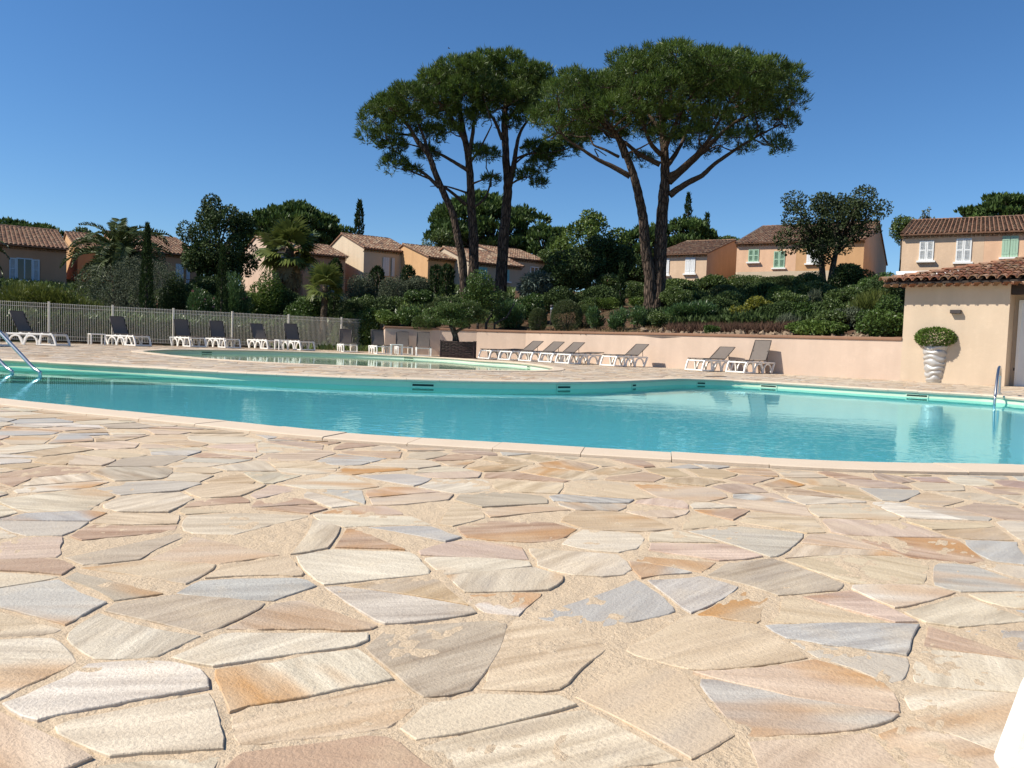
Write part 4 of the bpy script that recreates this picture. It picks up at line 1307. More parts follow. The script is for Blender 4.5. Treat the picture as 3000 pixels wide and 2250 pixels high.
for px, py, ang, bk, lab in (
    (1187, 1041, 104, 64, 'lounger behind the small white table in front of the shaded pink wall'),
    (1241, 1044.5, 98, 66, 'lounger facing the camera just left of the wicker planter'),
    (1421, 1053, 45, 3, 'flat lounger next to the wicker planter, first of the row along the wall'),
    (1480, 1056.5, 45, 33, 'tilted lounger at the corner of the pink wall, second of the row'),
    (1541, 1060, 45, 33, 'tilted lounger in the middle of the row along the sunlit wall'),
    (1600, 1063.5, 45, 33, 'tilted lounger just left of the flat one near the end of the wall row'),
    (1650, 1067, 45, 3, 'flat lounger beside the last tilted one of the wall row'),
    (1783, 1074, 43, 34, 'last tilted lounger of the wall row with clear wall to its right'),
    (2036, 1088, 43, 34, 'lounger with a low tilted back, left one of the lone pair at the sunlit wall'),
    (2157, 1094, 43, 66, 'steep backed lounger casting a shadow on the wall, right of the lone pair')):
    lounger(PROTO, foot(px, py), ang, bk, lab, GW)
lounger(PROTO, Vector((0.752 + 0.31 * math.sin(R(-15)) + 0.08 * math.cos(R(15)), 1.12 - 0.31 * math.cos(R(15)) - 0.02, 0)), -15, 5, 'white leg of the lounger cut off at the bottom right corner', None)
if 'used' in PROTO: del PROTO['used']

def side_table(px, py, rz, w, d, label):
    p = G(px, py); root = empty('side_table', (p.x, p.y, 0.012), R(rz)); tag(root, label, 'side table', 'low white side tables')
    mb = MB(); mb.box((0, 0, 0.385), (w, d, 0.035)); mb.build('table_top', MT['white'], root, bevel=0.008)
    for sx in (-1, 1):
        for sy in (-1, 1):
            mb = MB(); mb.box((sx * (w / 2 - .025), sy * (d / 2 - .025), 0.184), (0.045, 0.045, 0.366)); mb.build('leg', MT['white'], root, bevel=0.005)
side_table(283, 1010.5, 40, 0.5, 0.5, 'low white side table left of the second lounger by the fence')
side_table(824, 1025.5, 42, 0.42, 0.42, 'low white table squeezed between the pair of loungers behind the paddling pool')
side_table(1161, 1041, 14, 0.45, 0.45, 'low white side table in front of the shaded wall left of the wicker planter')

# ------------------------------------------------------------------ planter, pot, ladders
p = G(1340, 1049.5)
PLY = p.y
pl = empty('wicker_planter', (p.x, p.y + 0.25, 0.0), R(-4)); tag(pl, 'dark woven wicker box planter standing against the shaded pink wall', 'planter')
wx, wy, hz = 1.22, 0.55, 0.62
for s, (cx, cy, sx, along) in enumerate(((0, -wy / 2, wx, 0), (0, wy / 2, wx, 0), (-wx / 2, 0, wy, 1), (wx / 2, 0, wy, 1))):
    mb = MB(); rows = 22
    for i in range(rows):
        z = 0.03 + (hz - 0.05) * i / (rows - 1); segs = 10; vs = []
        pts = []
        for k in range(segs + 1):
            t = -sx / 2 + sx * k / segs; wv = 0.014 * math.sin(k * math.pi + i * math.pi) + random.uniform(-.007, .007); zz = z + random.uniform(-.008, .008)
            pts.append((cx + t, cy + (0.014 if (k + i) % 2 else -0.014) + random.uniform(-.006, .006), zz) if not along else (cx + (0.014 if (k + i) % 2 else -0.014), cy + t, zz))
        mb.tube(pts, random.uniform(0.009, 0.015), 5, cap=False)
    tag(mb.build('woven_side', MT['wicker'], pl), kind='stuff')
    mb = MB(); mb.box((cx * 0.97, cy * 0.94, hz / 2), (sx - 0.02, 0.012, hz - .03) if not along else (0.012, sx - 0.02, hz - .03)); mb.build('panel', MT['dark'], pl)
for sx in (-1, 1):
    for sy in (-1, 1):
        mb = MB(); mb.tube([(sx * wx / 2, sy * wy / 2, 0), (sx * wx / 2, sy * wy / 2, hz + 0.025)], 0.026, 8); mb.build('corner_post', MT['wicker'], pl)
mb = MB(); mb.box((0, 0, hz - 0.07), (wx - .05, wy - .05, 0.02)); mb.build('earth', MT['soil'], pl)

pp = G(2744, 1122) + Vector((0.05, 0.22, 0))
pot = empty('plant_pot', (pp.x, pp.y, 0.008)); tag(pot, 'tall silver grey pot with wavy ridges in front of the pool house', 'plant pot')
mb = MB(); nz, na = 60, 64; vs = []
PHt, R0, R1 = 0.98, 0.18, 0.300
for i in range(nz + 1):
    t = i / nz; z = t * PHt
    r = R0 + (R1 - R0) * (t ** 0.75)
    for k in range(na):
        a = 2 * math.pi * k / na
        ph_ = z * 46 + 1.0 * math.sin(2 * a + 0.7 + 6 * z) + 1.2 * math.sin(3 * a - z * 11) + 0.6 * math.sin(5 * a + z * 17)
        w_ = (abs(math.sin(ph_ / 2)) ** 0.7 - 0.5)
        rr = r + 0.040 * w_ * min(1, t * 12) * min(1, (1 - t) * 14 + .2)
        vs.append((rr * math.cos(a), rr * math.sin(a), z))
fs = [(i * na + k, i * na + (k + 1) % na, (i + 1) * na + (k + 1) % na, (i + 1) * na + k) for i in range(nz) for k in range(na)]
mb.add(vs, fs); mb.build('pot_body', MT['silver'], pot, smooth=True, recalc=False)
mb = MB(); mb.tube([(0, 0, PHt - 0.06), (0, 0, PHt - 0.04)], R1 - 0.01, 32); mb.build('earth', MT['soil'], pot)

def steel_rail(pts, rad, name_root, n=14):
    """smooth tube through pts"""
    P_ = [Vector(q) for q in pts]
    out = []
    for i in range(len(P_) - 1):
        p0 = P_[max(i - 1, 0)]; p1 = P_[i]; p2 = P_[i + 1]; p3 = P_[min(i + 2, len(P_) - 1)]
        for k in range(8):
            t = k / 8
            out.append(0.5 * ((2 * p1) + (p2 - p0) * t + (2 * p0 - 5 * p1 + 4 * p2 - p3) * t * t + (3 * p1 - p0 - 3 * p2 + p3) * t ** 3))
    out.append(P_[-1])
    mb = MB(); mb.tube(out, rad, n)
    return mb
# ladder at the right: two arched rails from the deck into the water
ga = G(2927, 1156); gw = G(2913.5, 1183, WATER_Z)
run = (gw - ga); run.z = 0
side = Vector((run.y, -run.x, 0)).normalized()
if side.x < 0: side = -side
lad = empty('pool_ladder', (ga.x, ga.y, 0)); tag(lad, 'stainless steel pool ladder with arched rails at the right end of the pool', 'pool ladder')
for k in range(2):
    o = side * (0.5 * k)
    zt = P(2930, 1074, (ga.y + gw.y) / 2).z
    pts = [ga + o, ga + o + Vector((0, 0, 0.28)), ga + o + Vector((0, 0, zt - .13)) + run * .03, ga + o + run * .25 + Vector((0, 0, zt - .015)), ga + o + run * .55 + Vector((0, 0, zt - .035)),
           ga + o + run * .78 + Vector((0, 0, zt * .6)), ga + o + run * .95 + Vector((0, 0, .05)), ga + o + run * 1.0 + Vector((0, 0, -.12)), ga + o + run + Vector((0, 0, -.9))]
    r_ = part(steel_rail(pts, 0.022, lad), 'rail', MT['steel'], lad, smooth=True); r_.cycles.is_caustics_receiver = True
    mb = MB(); mb.tube([ga + o + Vector((0, 0, 0.004)), ga + o + Vector((0, 0, 0.03))], 0.045, 14); mb.build('base_flange', MT['steel'], r_)
for z in (-0.3, -0.55, -0.8):
    c = ga + run + side * 0.25 + Vector((0, 0, z))
    rr_ = Matrix(((side.x, run.normalized().x, 0), (side.y, run.normalized().y, 0), (0, 0, 1)))
    mb = MB(); mb.box(c, (0.48, 0.08, 0.03), rr_); part(mb, 'step', MT['steel'], lad)
# handrail at the steps on the left
b0 = G(118, 1099, WATER_Z); t0 = P(0, 974, b0.y + 0.25)
hr = empty('handrail', (b0.x, b0.y, WATER_Z)); tag(hr, 'steel handrail leading down into the pool steps at the left edge', 'handrail')
d = (t0 - b0)
for k, off in enumerate((Vector((0, 0, 0)), Vector((-0.62, 0.32, -0.02)))):
    ex_ = Vector((d.x, d.y, 0)).normalized()
    pts = [b0 + off + Vector((0.0, 0, -0.8)), b0 + off + Vector((0.0, 0, -.05)), b0 + off + Vector((-.02, 0, .05)), b0 + off + d * 0.17, b0 + off + d * 0.5, b0 + off + d, b0 + off + d * 1.25,
           b0 + off + d * 1.45 + Vector((0, 0, -.06)), b0 + off + d * 1.55 + Vector((-.1, 0, -.25)), Vector((b0.x, b0.y, 0)) + off + Vector((d.x, d.y, 0)) * 1.55 + Vector((-.12, 0, 0))]
    r_ = part(steel_rail(pts, 0.026, hr), 'rail', MT['steel'], hr, smooth=True); r_.cycles.is_caustics_receiver = True

# bollard lights among the shrubs
def bollard(px, top, D, label):
    q = P(px, top, D); gz = ground_z(q.x, q.y); h = max(0.5, q.z - gz)
    root = empty('bollard_light', (q.x, q.y, gz)); tag(root, label, 'garden light', 'garden lights in the planting')
    mb = MB(); mb.tube([(0, 0, 0), (0, 0, h - 0.22)], 0.06, 12); mb.build('post', MT['lampdark'], root, smooth=True)
    mb = MB(); mb.tube([(0, 0, h - 0.22), (0, 0, h - 0.1)], 0.055, 12); mb.build('lens', MT['shut_grey'], root, smooth=True)
    mb = MB(); mb.tube([(0, 0, h - 0.1), (0, 0, h - 0.03), (0, 0, h)], [0.085, 0.08, 0.02], 14); mb.build('cap', MT['lampdark'], root, smooth=True)
bollard(2369, 876, 30.5, 'dark domed garden light among the shrubs below the evergreen oak')
bollard(1617, 893, 33.2, 'pale garden light between the two clipped balls')

# ------------------------------------------------------------------ vegetation
STY = dict(   # leaf length, width, outward, random, up, radial spread, lobes, lobe size
    leafy=(0.115, 0.060, 0.6, 0.8, 0.15, 0.20, 12, 0.50),
    small=(0.075, 0.040, 0.6, 0.8, 0.25, 0.20, 14, 0.46),
    lance=(0.21, 0.040, 0.55, 0.45, 0.75, 0.24, 9, 0.52),
    ball=(0.052, 0.034, 0.8, 0.6, 0.2, 0.045, 0, 1.0),
    dome=(0.075, 0.050, 0.8, 0.7, 0.3, 0.09, 0, 1.0),
    mound=(0.07, 0.042, 0.8, 0.6, 0.3, 0.08, 4, 0.66),
    feather=(0.34, 0.045, 0.75, 0.35, 0.40, 0.22, 11, 0.50),
    drape=(0.26, 0.060, 0.75, 0.40, -0.15, 0.22, 12, 0.46),
    grass=(0.34, 0.022, 0.35, 0.5, 1.0, 0.35, 9, 0.5),
    oak=(0.13, 0.085, 0.5, 0.9, 0.1, 0.24, 52, 0.20),
    broad=(0.17, 0.09, 0.55, 0.8, 0.15, 0.22, 18, 0.40),
    umb=(0.26, 0.12, 0.55, 0.5, 0.75, 0.12, 90, 0.20),
    lumpy=(0.16, 0.085, 0.55, 0.8, 0.2, 0.22, 46, 0.25),
)
def crown(center, rad, style, dens, D, lobes=None, nmax=14000, flat=0.0):
    L, Wd, ko, kr, ku, sp, nl, ls = STY[style]
    sc = max(0.8, D / 38.0); L, Wd = L * sc, Wd * sc
    c = np.array(center, float); r = np.array(rad, float)
    if nl == 0:
        LC, LR = np.array([c]), np.array([r])
    else:
        d = nrm(RNG.normal(size=(nl, 3)))
        if style == 'umb': d[:, 2] = np.where(d[:, 2] < -0.75, -d[:, 2], d[:, 2])
        rr = RNG.uniform(0.35, 0.72, size=(nl, 1)) ** 0.8 if style not in ('umb', 'lumpy', 'oak') else RNG.uniform(0.55 if style != 'oak' else 0.30, 0.86, size=(nl, 1))
        LC = c + d * rr * r * (1.0 if style in ('oak', 'umb', 'lumpy') else 0.8)
        LR = r * ls * RNG.uniform(0.75, 1.2, size=(nl, 1))
        if style in ('oak', 'umb'): LR[:, 2] = np.minimum(LR[:, 2], LR[:, 0]) * (0.75 if style == 'umb' else .85) + 0.1
    area = 4 * math.pi * np.mean(LR ** 2, axis=1) * 0.8
    n = int(min(nmax, dens * area.sum() / (L * Wd * 0.5) * 1.15))
    pi = RNG.choice(len(LC), size=n, p=area / area.sum())
    o = nrm(RNG.normal(size=(n, 3)))
    if style == 'umb': o[:, 2] = np.where(o[:, 2] < -0.1, -o[:, 2] * (RNG.random(n) < .7) + o[:, 2] * 0.3, o[:, 2])
    rf = 1 - np.abs(RNG.normal(0, sp, size=(n, 1)))
    pos = LC[pi] + o * LR[pi] * rf
    d = o * ko + nrm(RNG.normal(size=(n, 3))) * kr + np.array([0, 0, ku])
    q = leaves(pos - nrm(d) * L * 0.3, d, L * RNG.uniform(0.6, 1.2, n), Wd * RNG.uniform(0.7, 1.2, n))
    lobe_t = RNG.uniform(-0.18, 0.18, len(LC))
    return q, np.clip(RNG.normal(0.45, 0.22, n) + lobe_t[pi], 0, 1), LC, LR

def place(px, top, D):
    q = P(px, top, D); return q.x, D, q.z, ground_z(q.x, D)
def shrub(label, px, top, D, wpx, style, mat, dens=0.8, name='shrub', cat='shrub', group=None, base=None, ry=None, flowers=0):
    x, y, zt, gz = place(px, top, D)
    w = wpx * D / F_PX / 2
    zb = gz if base is None else max(gz, P(px, base, D).z)
    h = max(0.3, zt - zb)
    root = empty(name, (x, y, gz)); tag(root, label, cat, group)
    ctr = (0, 0, zb - gz + h * 0.47); rad = (w, ry or w * 0.9, h * 0.55)
    q, t, LC, LR = crown(ctr, rad, style, dens, D)
    q[..., 2] = np.maximum(q[..., 2], 0.0)
    link(bpy.data.objects.new('foliage', quads_mesh('foliage', q, t, LM[mat])), root)
    mb = MB()
    for i in range(5):
        a = random.uniform(0, 6.28); e = Vector((math.cos(a) * w * .5, math.sin(a) * w * .45, zb - gz + h * .5))
        mb.tube([(math.cos(a) * .05, math.sin(a) * .05, -.05), e * 0.45, e], [0.035, 0.025, 0.012], 5)
    mb.build('stem', MT['grey_bark'], root)
    if flowers:
        k = RNG.choice(len(q), flowers); f = q[k].mean(1) + RNG.normal(0, .05, (flowers, 3))
        link(bpy.data.objects.new('flowers', quads_mesh('flowers', leaves(f, RNG.normal(size=(flowers, 3)), 0.13, 0.11), RNG.random(flowers), LM['pink'])), root)
    return root
def tree(label, px, top, base, D, wpx, style, mat, dens=0.8, trunk_px=None, trunk_w=0.14, name='tree', cat='tree', nmax=16000, stems=1, group=None):
    x, y, zt, gz = place(px, top, D)
    w = wpx * D / F_PX / 2
    zb = max(gz + 0.3, P(px, base, D).z); h = zt - zb
    tx = P(trunk_px, base, D).x - x if trunk_px else 0
    root = empty(name, (x + tx, y, gz)); tag(root, label, cat, group)
    ctr = Vector((-tx, 0, zb - gz + h * 0.5)); rad = (w, w * 0.9, h * 0.52)
    q, t, LC, LR = crown(ctr, rad, style, dens, D, nmax=nmax)
    link(bpy.data.objects.new('crown', quads_mesh('crown', q, t, LM[mat])), root)
    tops = []
    mb = MB()
    for s in range(stems):
        off = Vector(((s - (stems - 1) / 2) * 0.35, random.uniform(-.1, .1), 0))
        top = Vector((-tx * 0.5 + off.x * 2.5, off.y, zb - gz + h * 0.3)); m1 = off.lerp(top, .5) + Vector((random.uniform(-.12, .12), 0, 0))
        mb.tube([off - Vector((0, 0, .2)), off + Vector((0, 0, .3)), m1, top], [trunk_w * 1.3, trunk_w * 1.05, trunk_w * 0.85, trunk_w * 0.6], 9, jit=0.06); tops.append(top)
    mb.build('trunk', MT['grey_bark'], root, smooth=True)
    mb = MB()
    for i in range(len(LC)):
        a = min(tops, key=lambda p: (p - Vector(LC[i])).length); e = Vector(LC[i]); m = a.lerp(e, .5) + Vector((random.uniform(-.2, .2), random.uniform(-.2, .2), -.1 * h * .2))
        mb.tube([a - Vector((0, 0, random.uniform(0, h * .15))), m, e], [trunk_w * 0.4, trunk_w * 0.25, 0.02], 5)
    mb.build('branches', MT['grey_bark'], root, smooth=True)
    return root
def cypress(label, px, top, D, wpx, dens=1.0, fat=False, group=None, mat='cypress', base=None):
    x, y, zt, gz = place(px, top, D)
    if base is not None: gz = max(gz, P(px, base, D).z)
    w = wpx * D / F_PX / 2; h = zt - gz
    root = empty('cypress', (x, y, gz)); tag(root, label, 'cypress', group)
    sc = max(0.8, D / 38); L, Wd = (0.16 if fat else 0.20) * sc, 0.055 * sc
    n = int(min(9000, dens * 2 * math.pi * w * h / (L * Wd * .5) * 1.6))
    t = RNG.random(n) ** 0.9
    prof = (np.minimum(1, (1 - t) * 6) ** 0.6 * (0.86 + 0.14 * np.minimum(1, t * 6))) if fat else np.minimum(1, 0.45 + t * 4) * (1 - t ** 1.7) ** 0.75 + 0.06
    a = RNG.random(n) * 2 * math.pi
    lump = 1 + 0.14 * np.sin(3 * a + t * 17 + x) + 0.10 * np.sin(t * 43 + 2 * a)
    r = w * prof * lump * (1 - np.abs(RNG.normal(0, 0.14, n)))
    pos = np.stack([r * np.cos(a), r * np.sin(a), t * h * (1 - L / h * .6)], 1)
    d = np.stack([np.cos(a) * .35, np.sin(a) * .35, np.ones(n)], 1) + RNG.normal(0, .22, (n, 3))
    q = leaves(pos, d, L * RNG.uniform(.6, 1.2, n), Wd * RNG.uniform(.7, 1.2, n))
    link(bpy.data.objects.new('foliage', quads_mesh('foliage', q, np.clip(RNG.normal(.45, .25, n), 0, 1), LM[mat])), root)
    mb = MB(); mb.tube([(0, 0, -.3), (0, 0, h * .5), (0, 0, h * .9)], [max(.05, w * .3), w * .2, .02], 7); mb.build('trunk', MT['grey_bark'], root)
    return root

def frond_mesh(L, droop, seed):
    rg = np.random.default_rng(seed)
    s = np.linspace(0, 1, 26)
    ang = 0.0 - droop * s ** 1.5
    dx, dz = np.cos(ang), np.sin(ang)
    x = np.concatenate([[0], np.cumsum(dx[:-1])]) * L / 25; z = np.concatenate([[0], np.cumsum(dz[:-1])]) * L / 25
    C, Dv, Ls = [], [], []
    for i in range(3, 26):
        for sg in (-1, 1):
            for jj in range(3):
                f = (i + jj * .33) / 25
                C.append((x[i], 0, z[i])); k = math.sin(math.pi * min(1, .12 + .88 * f)) ** .6
                Dv.append((dx[i] * .75 + rg.normal(0, .06), sg * (0.85 + rg.normal(0, .08)), dz[i] * .7 + 0.28 + rg.normal(0, .08))); Ls.append(0.52 * L / 2.8 * (0.35 + .65 * k))
    q = leaves(np.array(C), np.array(Dv), np.array(Ls), 0.075, 0.05)
    rv = np.array([[(x[i], -.018, z[i]), (x[i], .018, z[i]), (x[i + 1], .012, z[i + 1]), (x[i + 1], -.012, z[i + 1])] for i in range(25)])
    q = np.concatenate([q, rv]); t = np.concatenate([rg.uniform(.2, .8, len(C)), np.full(25, .9)])
    return q, t
def fan_mesh(L, seed):
    rg = np.random.default_rng(seed); n = 22
    C, Dv = [], []
    pet = L * 0.55
    q = []; t = []
    for i in range(6):
        a, b_ = pet * i / 6, pet * (i + 1) / 6
        q.append([(a, -.018, -.02 * (a * 2) ** 2), (a, .018, -.02 * (a * 2) ** 2), (b_, .014, -.02 * (b_ * 2) ** 2), (b_, -.014, -.02 * (b_ * 2) ** 2)]); t.append(.7)
    o = np.array((pet, 0, -.02 * (pet * 2) ** 2))
    for i in range(n):
        an = R(-112 + 224 * i / (n - 1)); l = L * (0.55 + .12 * math.cos(an)) * rg.uniform(.92, 1.05)
        d = np.array((math.cos(an), math.sin(an), 0.10 - 0.18 * abs(math.sin(an)))); sd = np.array((-math.sin(an), math.cos(an), 0))
        m = o + d * l * .55 + np.array((0, 0, .03)); e = o + d * l + np.array((0, 0, -l * .22 * rg.uniform(.6, 1.6)))
        w = 0.062 * L
        q.append([o, m + sd * w, m + sd * w * .1 + np.array((0, 0, .0)), o]); t.append(rg.uniform(.3, .8))
        q[-1] = [o, m - sd * w, e, m + sd * w]
    return np.array(q), np.array(t)
def palm(label, px, crown_py, D, frond_len, kind, n, trunk_r, base=None, px_base=None, dead=0, up=(-25, 75), name='palm_tree'):
    c = P(px, crown_py, D); gx = P(px_base or px, crown_py, D).x
    gz = ground_z(gx, D) if base is None else base
    root = empty(name, (gx, D, gz)); tag(root, label, 'palm tree')
    ctr = Vector((c.x - gx, 0, c.z - gz))
    mb = MB(); k = 14; pts = []; rad = []
    for i in range(k + 1):
        f = i / k; pts.append(Vector((0, 0, -.2)).lerp(ctr, f) + Vector((math.sin(f * 3.1) * ctr.x * .15, 0, 0))); rad.append(trunk_r * (1.25 - .35 * f) * (1.09 if i % 2 else .93))
    mb.tube(pts, rad, 12, jit=.08); mb.build('trunk', MT['palm_bark'], root)
    if kind == 'date': ms = [quads_mesh('frond', *frond_mesh(frond_len, dr, i), LM['datepalm']) for i, dr in enumerate((1.5, 1.9, 2.2))]
    else: ms = [quads_mesh('frond', *fan_mesh(frond_len, i), LM['palm']) for i in range(3)]
    for i in range(n):
        az = 2.39996 * i + random.uniform(-.2, .2); f = (i + .5) / n
        el = R(up[1] + (up[0] - up[1]) * f + random.uniform(-6, 6))
        o = bpy.data.objects.new('frond', random.choice(ms)); link(o, root)
        o.location = ctr + Vector((0, 0, -0.25 * f))
        m = Matrix.Rotation(az, 4, 'Z') @ Matrix.Rotation(-el, 4, 'Y') @ Matrix.Rotation(random.uniform(-.5, .5), 4, 'X')
        o.rotation_euler = m.to_euler(); sc = random.uniform(.85, 1.08); o.scale = (sc, sc, sc)
    if dead:
        dm = quads_mesh('dead_frond', *fan_mesh(frond_len * .9, 9), LM['deadpalm'])
        for i in range(dead):
            o = bpy.data.objects.new('dead_frond', dm); link(o, root); o.location = ctr + Vector((0, 0, -.4 - .5 * random.random()))
            o.rotation_euler = (Matrix.Rotation(2.39996 * i, 4, 'Z') @ Matrix.Rotation(R(random.uniform(58, 84)), 4, 'Y') @ Matrix.Rotation(random.uniform(-.6, .6), 4, 'X')).to_euler()
            sc = random.uniform(.7, 1.05); o.scale = (sc,) * 3
    return root

# --- left slope
SH = shrub
SH('feathery yellow green bush behind the fence at the far left edge', 35, 826, 31, 190, 'feather', 'feather', .8)
SH('feathery yellow green bush behind the first fence panel', 150, 834, 31.8, 170, 'feather', 'feather', .8)
SH('lower feathery bush sloping down toward the big olive', 236, 862, 32.5, 130, 'feather', 'feather', .8)
SH('dark hedge bush behind the fence below the big olive', 330, 898, 33.5, 170, 'small', 'mid', .8)
SH('yellow green bush glowing through the fence beside a fence post', 478, 932, 34.5, 60, 'small', 'feather', .8)
SH('ochre green bush behind the fence above the close pair of loungers', 575, 926, 35.5, 90, 'small', 'feather', .7)
SH('dark bush behind the fence under the first cypress', 432, 905, 34, 110, 'small', 'darkleaf', .8)
SH('dark undergrowth bush behind the fence under the oleanders', 680, 925, 37, 150, 'small', 'mid', .8)
SH('dark undergrowth bush behind the fence left of the small palm', 800, 930, 38, 150, 'small', 'mid', .8)
SH('large grey green olive bush in front of the date palm', 372, 738, 37, 345, 'small', 'olive', .85, ry=2.2)
SH('right skirt of dark green foliage beside the big olive', 515, 800, 37.5, 120, 'small', 'darkleaf', .8)
palm('broad date palm with arching fronds behind the big olive', 352, 748, 40, 2.9, 'date', 44, .3, up=(-30, 78))
palm('date palm fronds reaching in at the far left edge above the hedge', -110, 768, 34, 2.2, 'date', 22, .22, up=(-30, 70))
cypress('slim dark cypress standing in front of the big olive', 432, 652, 34.5, 34)
cypress('shorter slim cypress in front of the dark evergreen tree', 652, 716, 36, 30)
tree('tall dark evergreen tree with two rounded tops on the left', 640, 578, 850, 47, 225, 'lumpy', 'darkleaf', .9, trunk_w=.22)
tree('small round dark tree beside the tall evergreen, behind the long roof', 530, 706, 760, 70, 44, 'leafy', 'mid', .9)
SH('bright oleander with pink flowers right of the first cypress', 592, 838, 37, 90, 'lance', 'oleander', .8, flowers=60)
SH('large bright oleander below the dark evergreen tree', 690, 806, 38.5, 150, 'lance', 'oleander', .85, flowers=12)
SH('broad leafed green bush climbing under the tall fan palm', 780, 792, 40, 130, 'leafy', 'bright', .8)
SH('dark laurel bush left of the small fan palm', 890, 858, 38.5, 130, 'leafy', 'laurel', .85)
palm('tall fan palm with a skirt of dead fronds', 848, 728, 42, 1.5, 'fan', 28, .26, dead=26, up=(-40, 80))
palm('small fan palm with a bright yellow green crown behind the fence', 953, 838, 38, 1.08, 'fan', 19, .15, base=0.0, px_base=944, up=(-20, 78), dead=0)
SH('dark clipped bush right of the small fan palm', 1032, 872, 39, 130, 'mound', 'darkleaf', .9)
SH('bright round bush behind the last fence post but one', 1006, 908, 38, 66, 'mound', 'bright', .9)
SH('brownish heather bush above the end of the fence', 1090, 930, 38.2, 50, 'small', 'brown', .8)
cypress('clipped dark cypress column left of the grey beige house', 984, 756, 46, 40, fat=True)
cypress('short clipped cypress under the window of the grey beige house', 1106, 778, 52, 40, fat=True)
cypress('short clipped cypress at the corner of the orange gabled house', 1196, 776, 50, 36, fat=True)
cypress('left of the two clipped cypress columns before the pine trunks', 1279, 775, 45, 36, fat=True, base=872)
cypress('right of the two clipped cypress columns before the pine trunks', 1311, 772, 44, 38, fat=True, base=876)
SH('grey olive shrub right of the clipped dark column', 1056, 795, 44, 120, 'small', 'olive', .8, name='olive_tree')
SH('grey olive shrub with silver tips below the grey beige house', 1150, 794, 43, 110, 'small', 'olive', .8, name='olive_tree')
SH('grey olive shrub below the orange gabled house', 1222, 800, 44, 100, 'small', 'olive', .8, name='olive_tree')
SH('dark round shrub below the middle olive shrub', 1150, 862, 40.5, 120, 'leafy', 'mid', .85)
SH('dark green shrub with pale blossoms left of the clipped mound', 1225, 844, 40, 100, 'leafy', 'laurel', .85)
SH('clipped grey green mound left of the multi stemmed shrub', 1284, 873, 38, 66, 'mound', 'topi', .9)
SH('bright pittosporum hedge bush behind the shaded wall, left one', 1142, 906, 33.2, 90, 'leafy', 'bright', .85)
SH('bright pittosporum hedge bush behind the shaded wall, middle one', 1206, 898, 33, 100, 'leafy', 'laurel', .85)
SH('bright pittosporum hedge bush behind the shaded wall, right one', 1268, 904, 32.6, 90, 'leafy', 'bright', .85)
SH('dull olive green hedge bush next to the planter tree', 1250, 922, 32.2, 90, 'mound', 'mid', .85)
tree('rounded multi stemmed green shrub behind the planter tree', 1417, 790, 925, 32.4, 138, 'leafy', 'laurel', .55, trunk_w=.05, stems=4, name='shrub', cat='shrub')
SH('low oleander right of the multi stemmed shrub', 1500, 868, 33.2, 110, 'lance', 'oleander', .85)
SH('dark shrub behind the small clipped ball', 1560, 862, 34.2, 100, 'leafy', 'laurel', .85)
SH('small clipped ball bush behind the end of the shaded wall', 1577, 903, 31.3, 54, 'ball', 'topi', 2.4)
SH('large clipped ball bush behind the sunlit wall', 1662, 880, 30.6, 92, 'ball', 'topi', 2.4)
SH('brownish clipped bush half behind the large ball', 1712, 894, 31.2, 46, 'ball', 'mid', 2.2)
SH('silvery blue juniper with drooping sprays', 1582, 794, 42, 160, 'drape', 'juniper', .8)
tree('dark conical evergreen beside the blue juniper', 1665, 732, 890, 42, 165, 'lumpy', 'darkleaf', .9, trunk_w=.12)
tree('bright green leafy tree with a loose top between the pines', 1735, 618, 850, 50, 250, 'lumpy', 'bright', .6, trunk_w=.18)
tree('dense dark green tree below the bright leafy tree', 1775, 690, 880, 46, 200, 'lumpy', 'darkleaf', .9, trunk_w=.15)
cypress('thin black green cypress left of the double trunked pine', 1822, 770, 36.5, 24, base=905)
SH('shrub with reddish flower heads behind the thin cypress', 1778, 796, 42, 110, 'leafy', 'mid', .8, flowers=30)
SH('smooth bright green mound left of the thin cypress', 1770, 862, 37, 100, 'mound', 'bright', .9)
SH('smooth dark green mound nearest the blue juniper', 1722, 872, 36.5, 80, 'mound', 'mid', .9)
SH('grey green bush just left of the double trunk', 1868, 824, 39, 100, 'small', 'mid', .85)
SH('light green bush at the foot of the double trunk', 1872, 868, 36, 70, 'leafy', 'bright', .8)
SH('small oleander nearest the large clipped ball', 1746, 898, 29.8, 66, 'lance', 'oleander', .8)
SH('small bright oleander with drooping leaves on bare soil', 1806, 900, 28.8, 74, 'lance', 'oleander', .85)
SH('thin small oleander beside the double trunk', 1866, 896, 29.4, 66, 'lance', 'oleander', .55)
# --- right slope
SH('light grey green shrub in front of the beige house', 1985, 806, 41.0, 140, 'leafy', 'mid', .85)
SH('dark flat hedge right of the double trunk', 2012, 858, 35.4, 190, 'mound', 'darkleaf', .9)
SH('small golden green mound on the dark hedge', 2022, 848, 34.9, 44, 'mound', 'bright', .9)
SH('grey rounded bush left of the yellow bush', 2118, 832, 35.4, 110, 'mound', 'topi', .9)
SH('dark bush below the grey rounded bush', 2110, 874, 31.9, 110, 'small', 'darkleaf', .85)
SH('wide bright oleander right of the double trunk', 2030, 884, 29.9, 150, 'lance', 'oleander', .75)
SH('dull green bush at the right foot of the double trunk', 1938, 908, 28.9, 80, 'small', 'mid', .7)
SH('bright yellow leaved bush in the middle of the right slope', 2222, 868, 30.4, 90, 'leafy', 'yellow', .6)
SH('sparse yellow leaved bush below left of the bright yellow one', 2168, 888, 29.4, 60, 'leafy', 'yellow', .35)
SH('light green bush above the yellow bush', 2285, 835, 32.4, 80, 'leafy', 'bright', .8)
SH('dark leafy bush right of the yellow bush', 2330, 846, 30.4, 120, 'leafy', 'mid', .8)
SH('pale grassy bush beside the dark garden light', 2386, 855, 30.9, 60, 'grass', 'olive', .7)
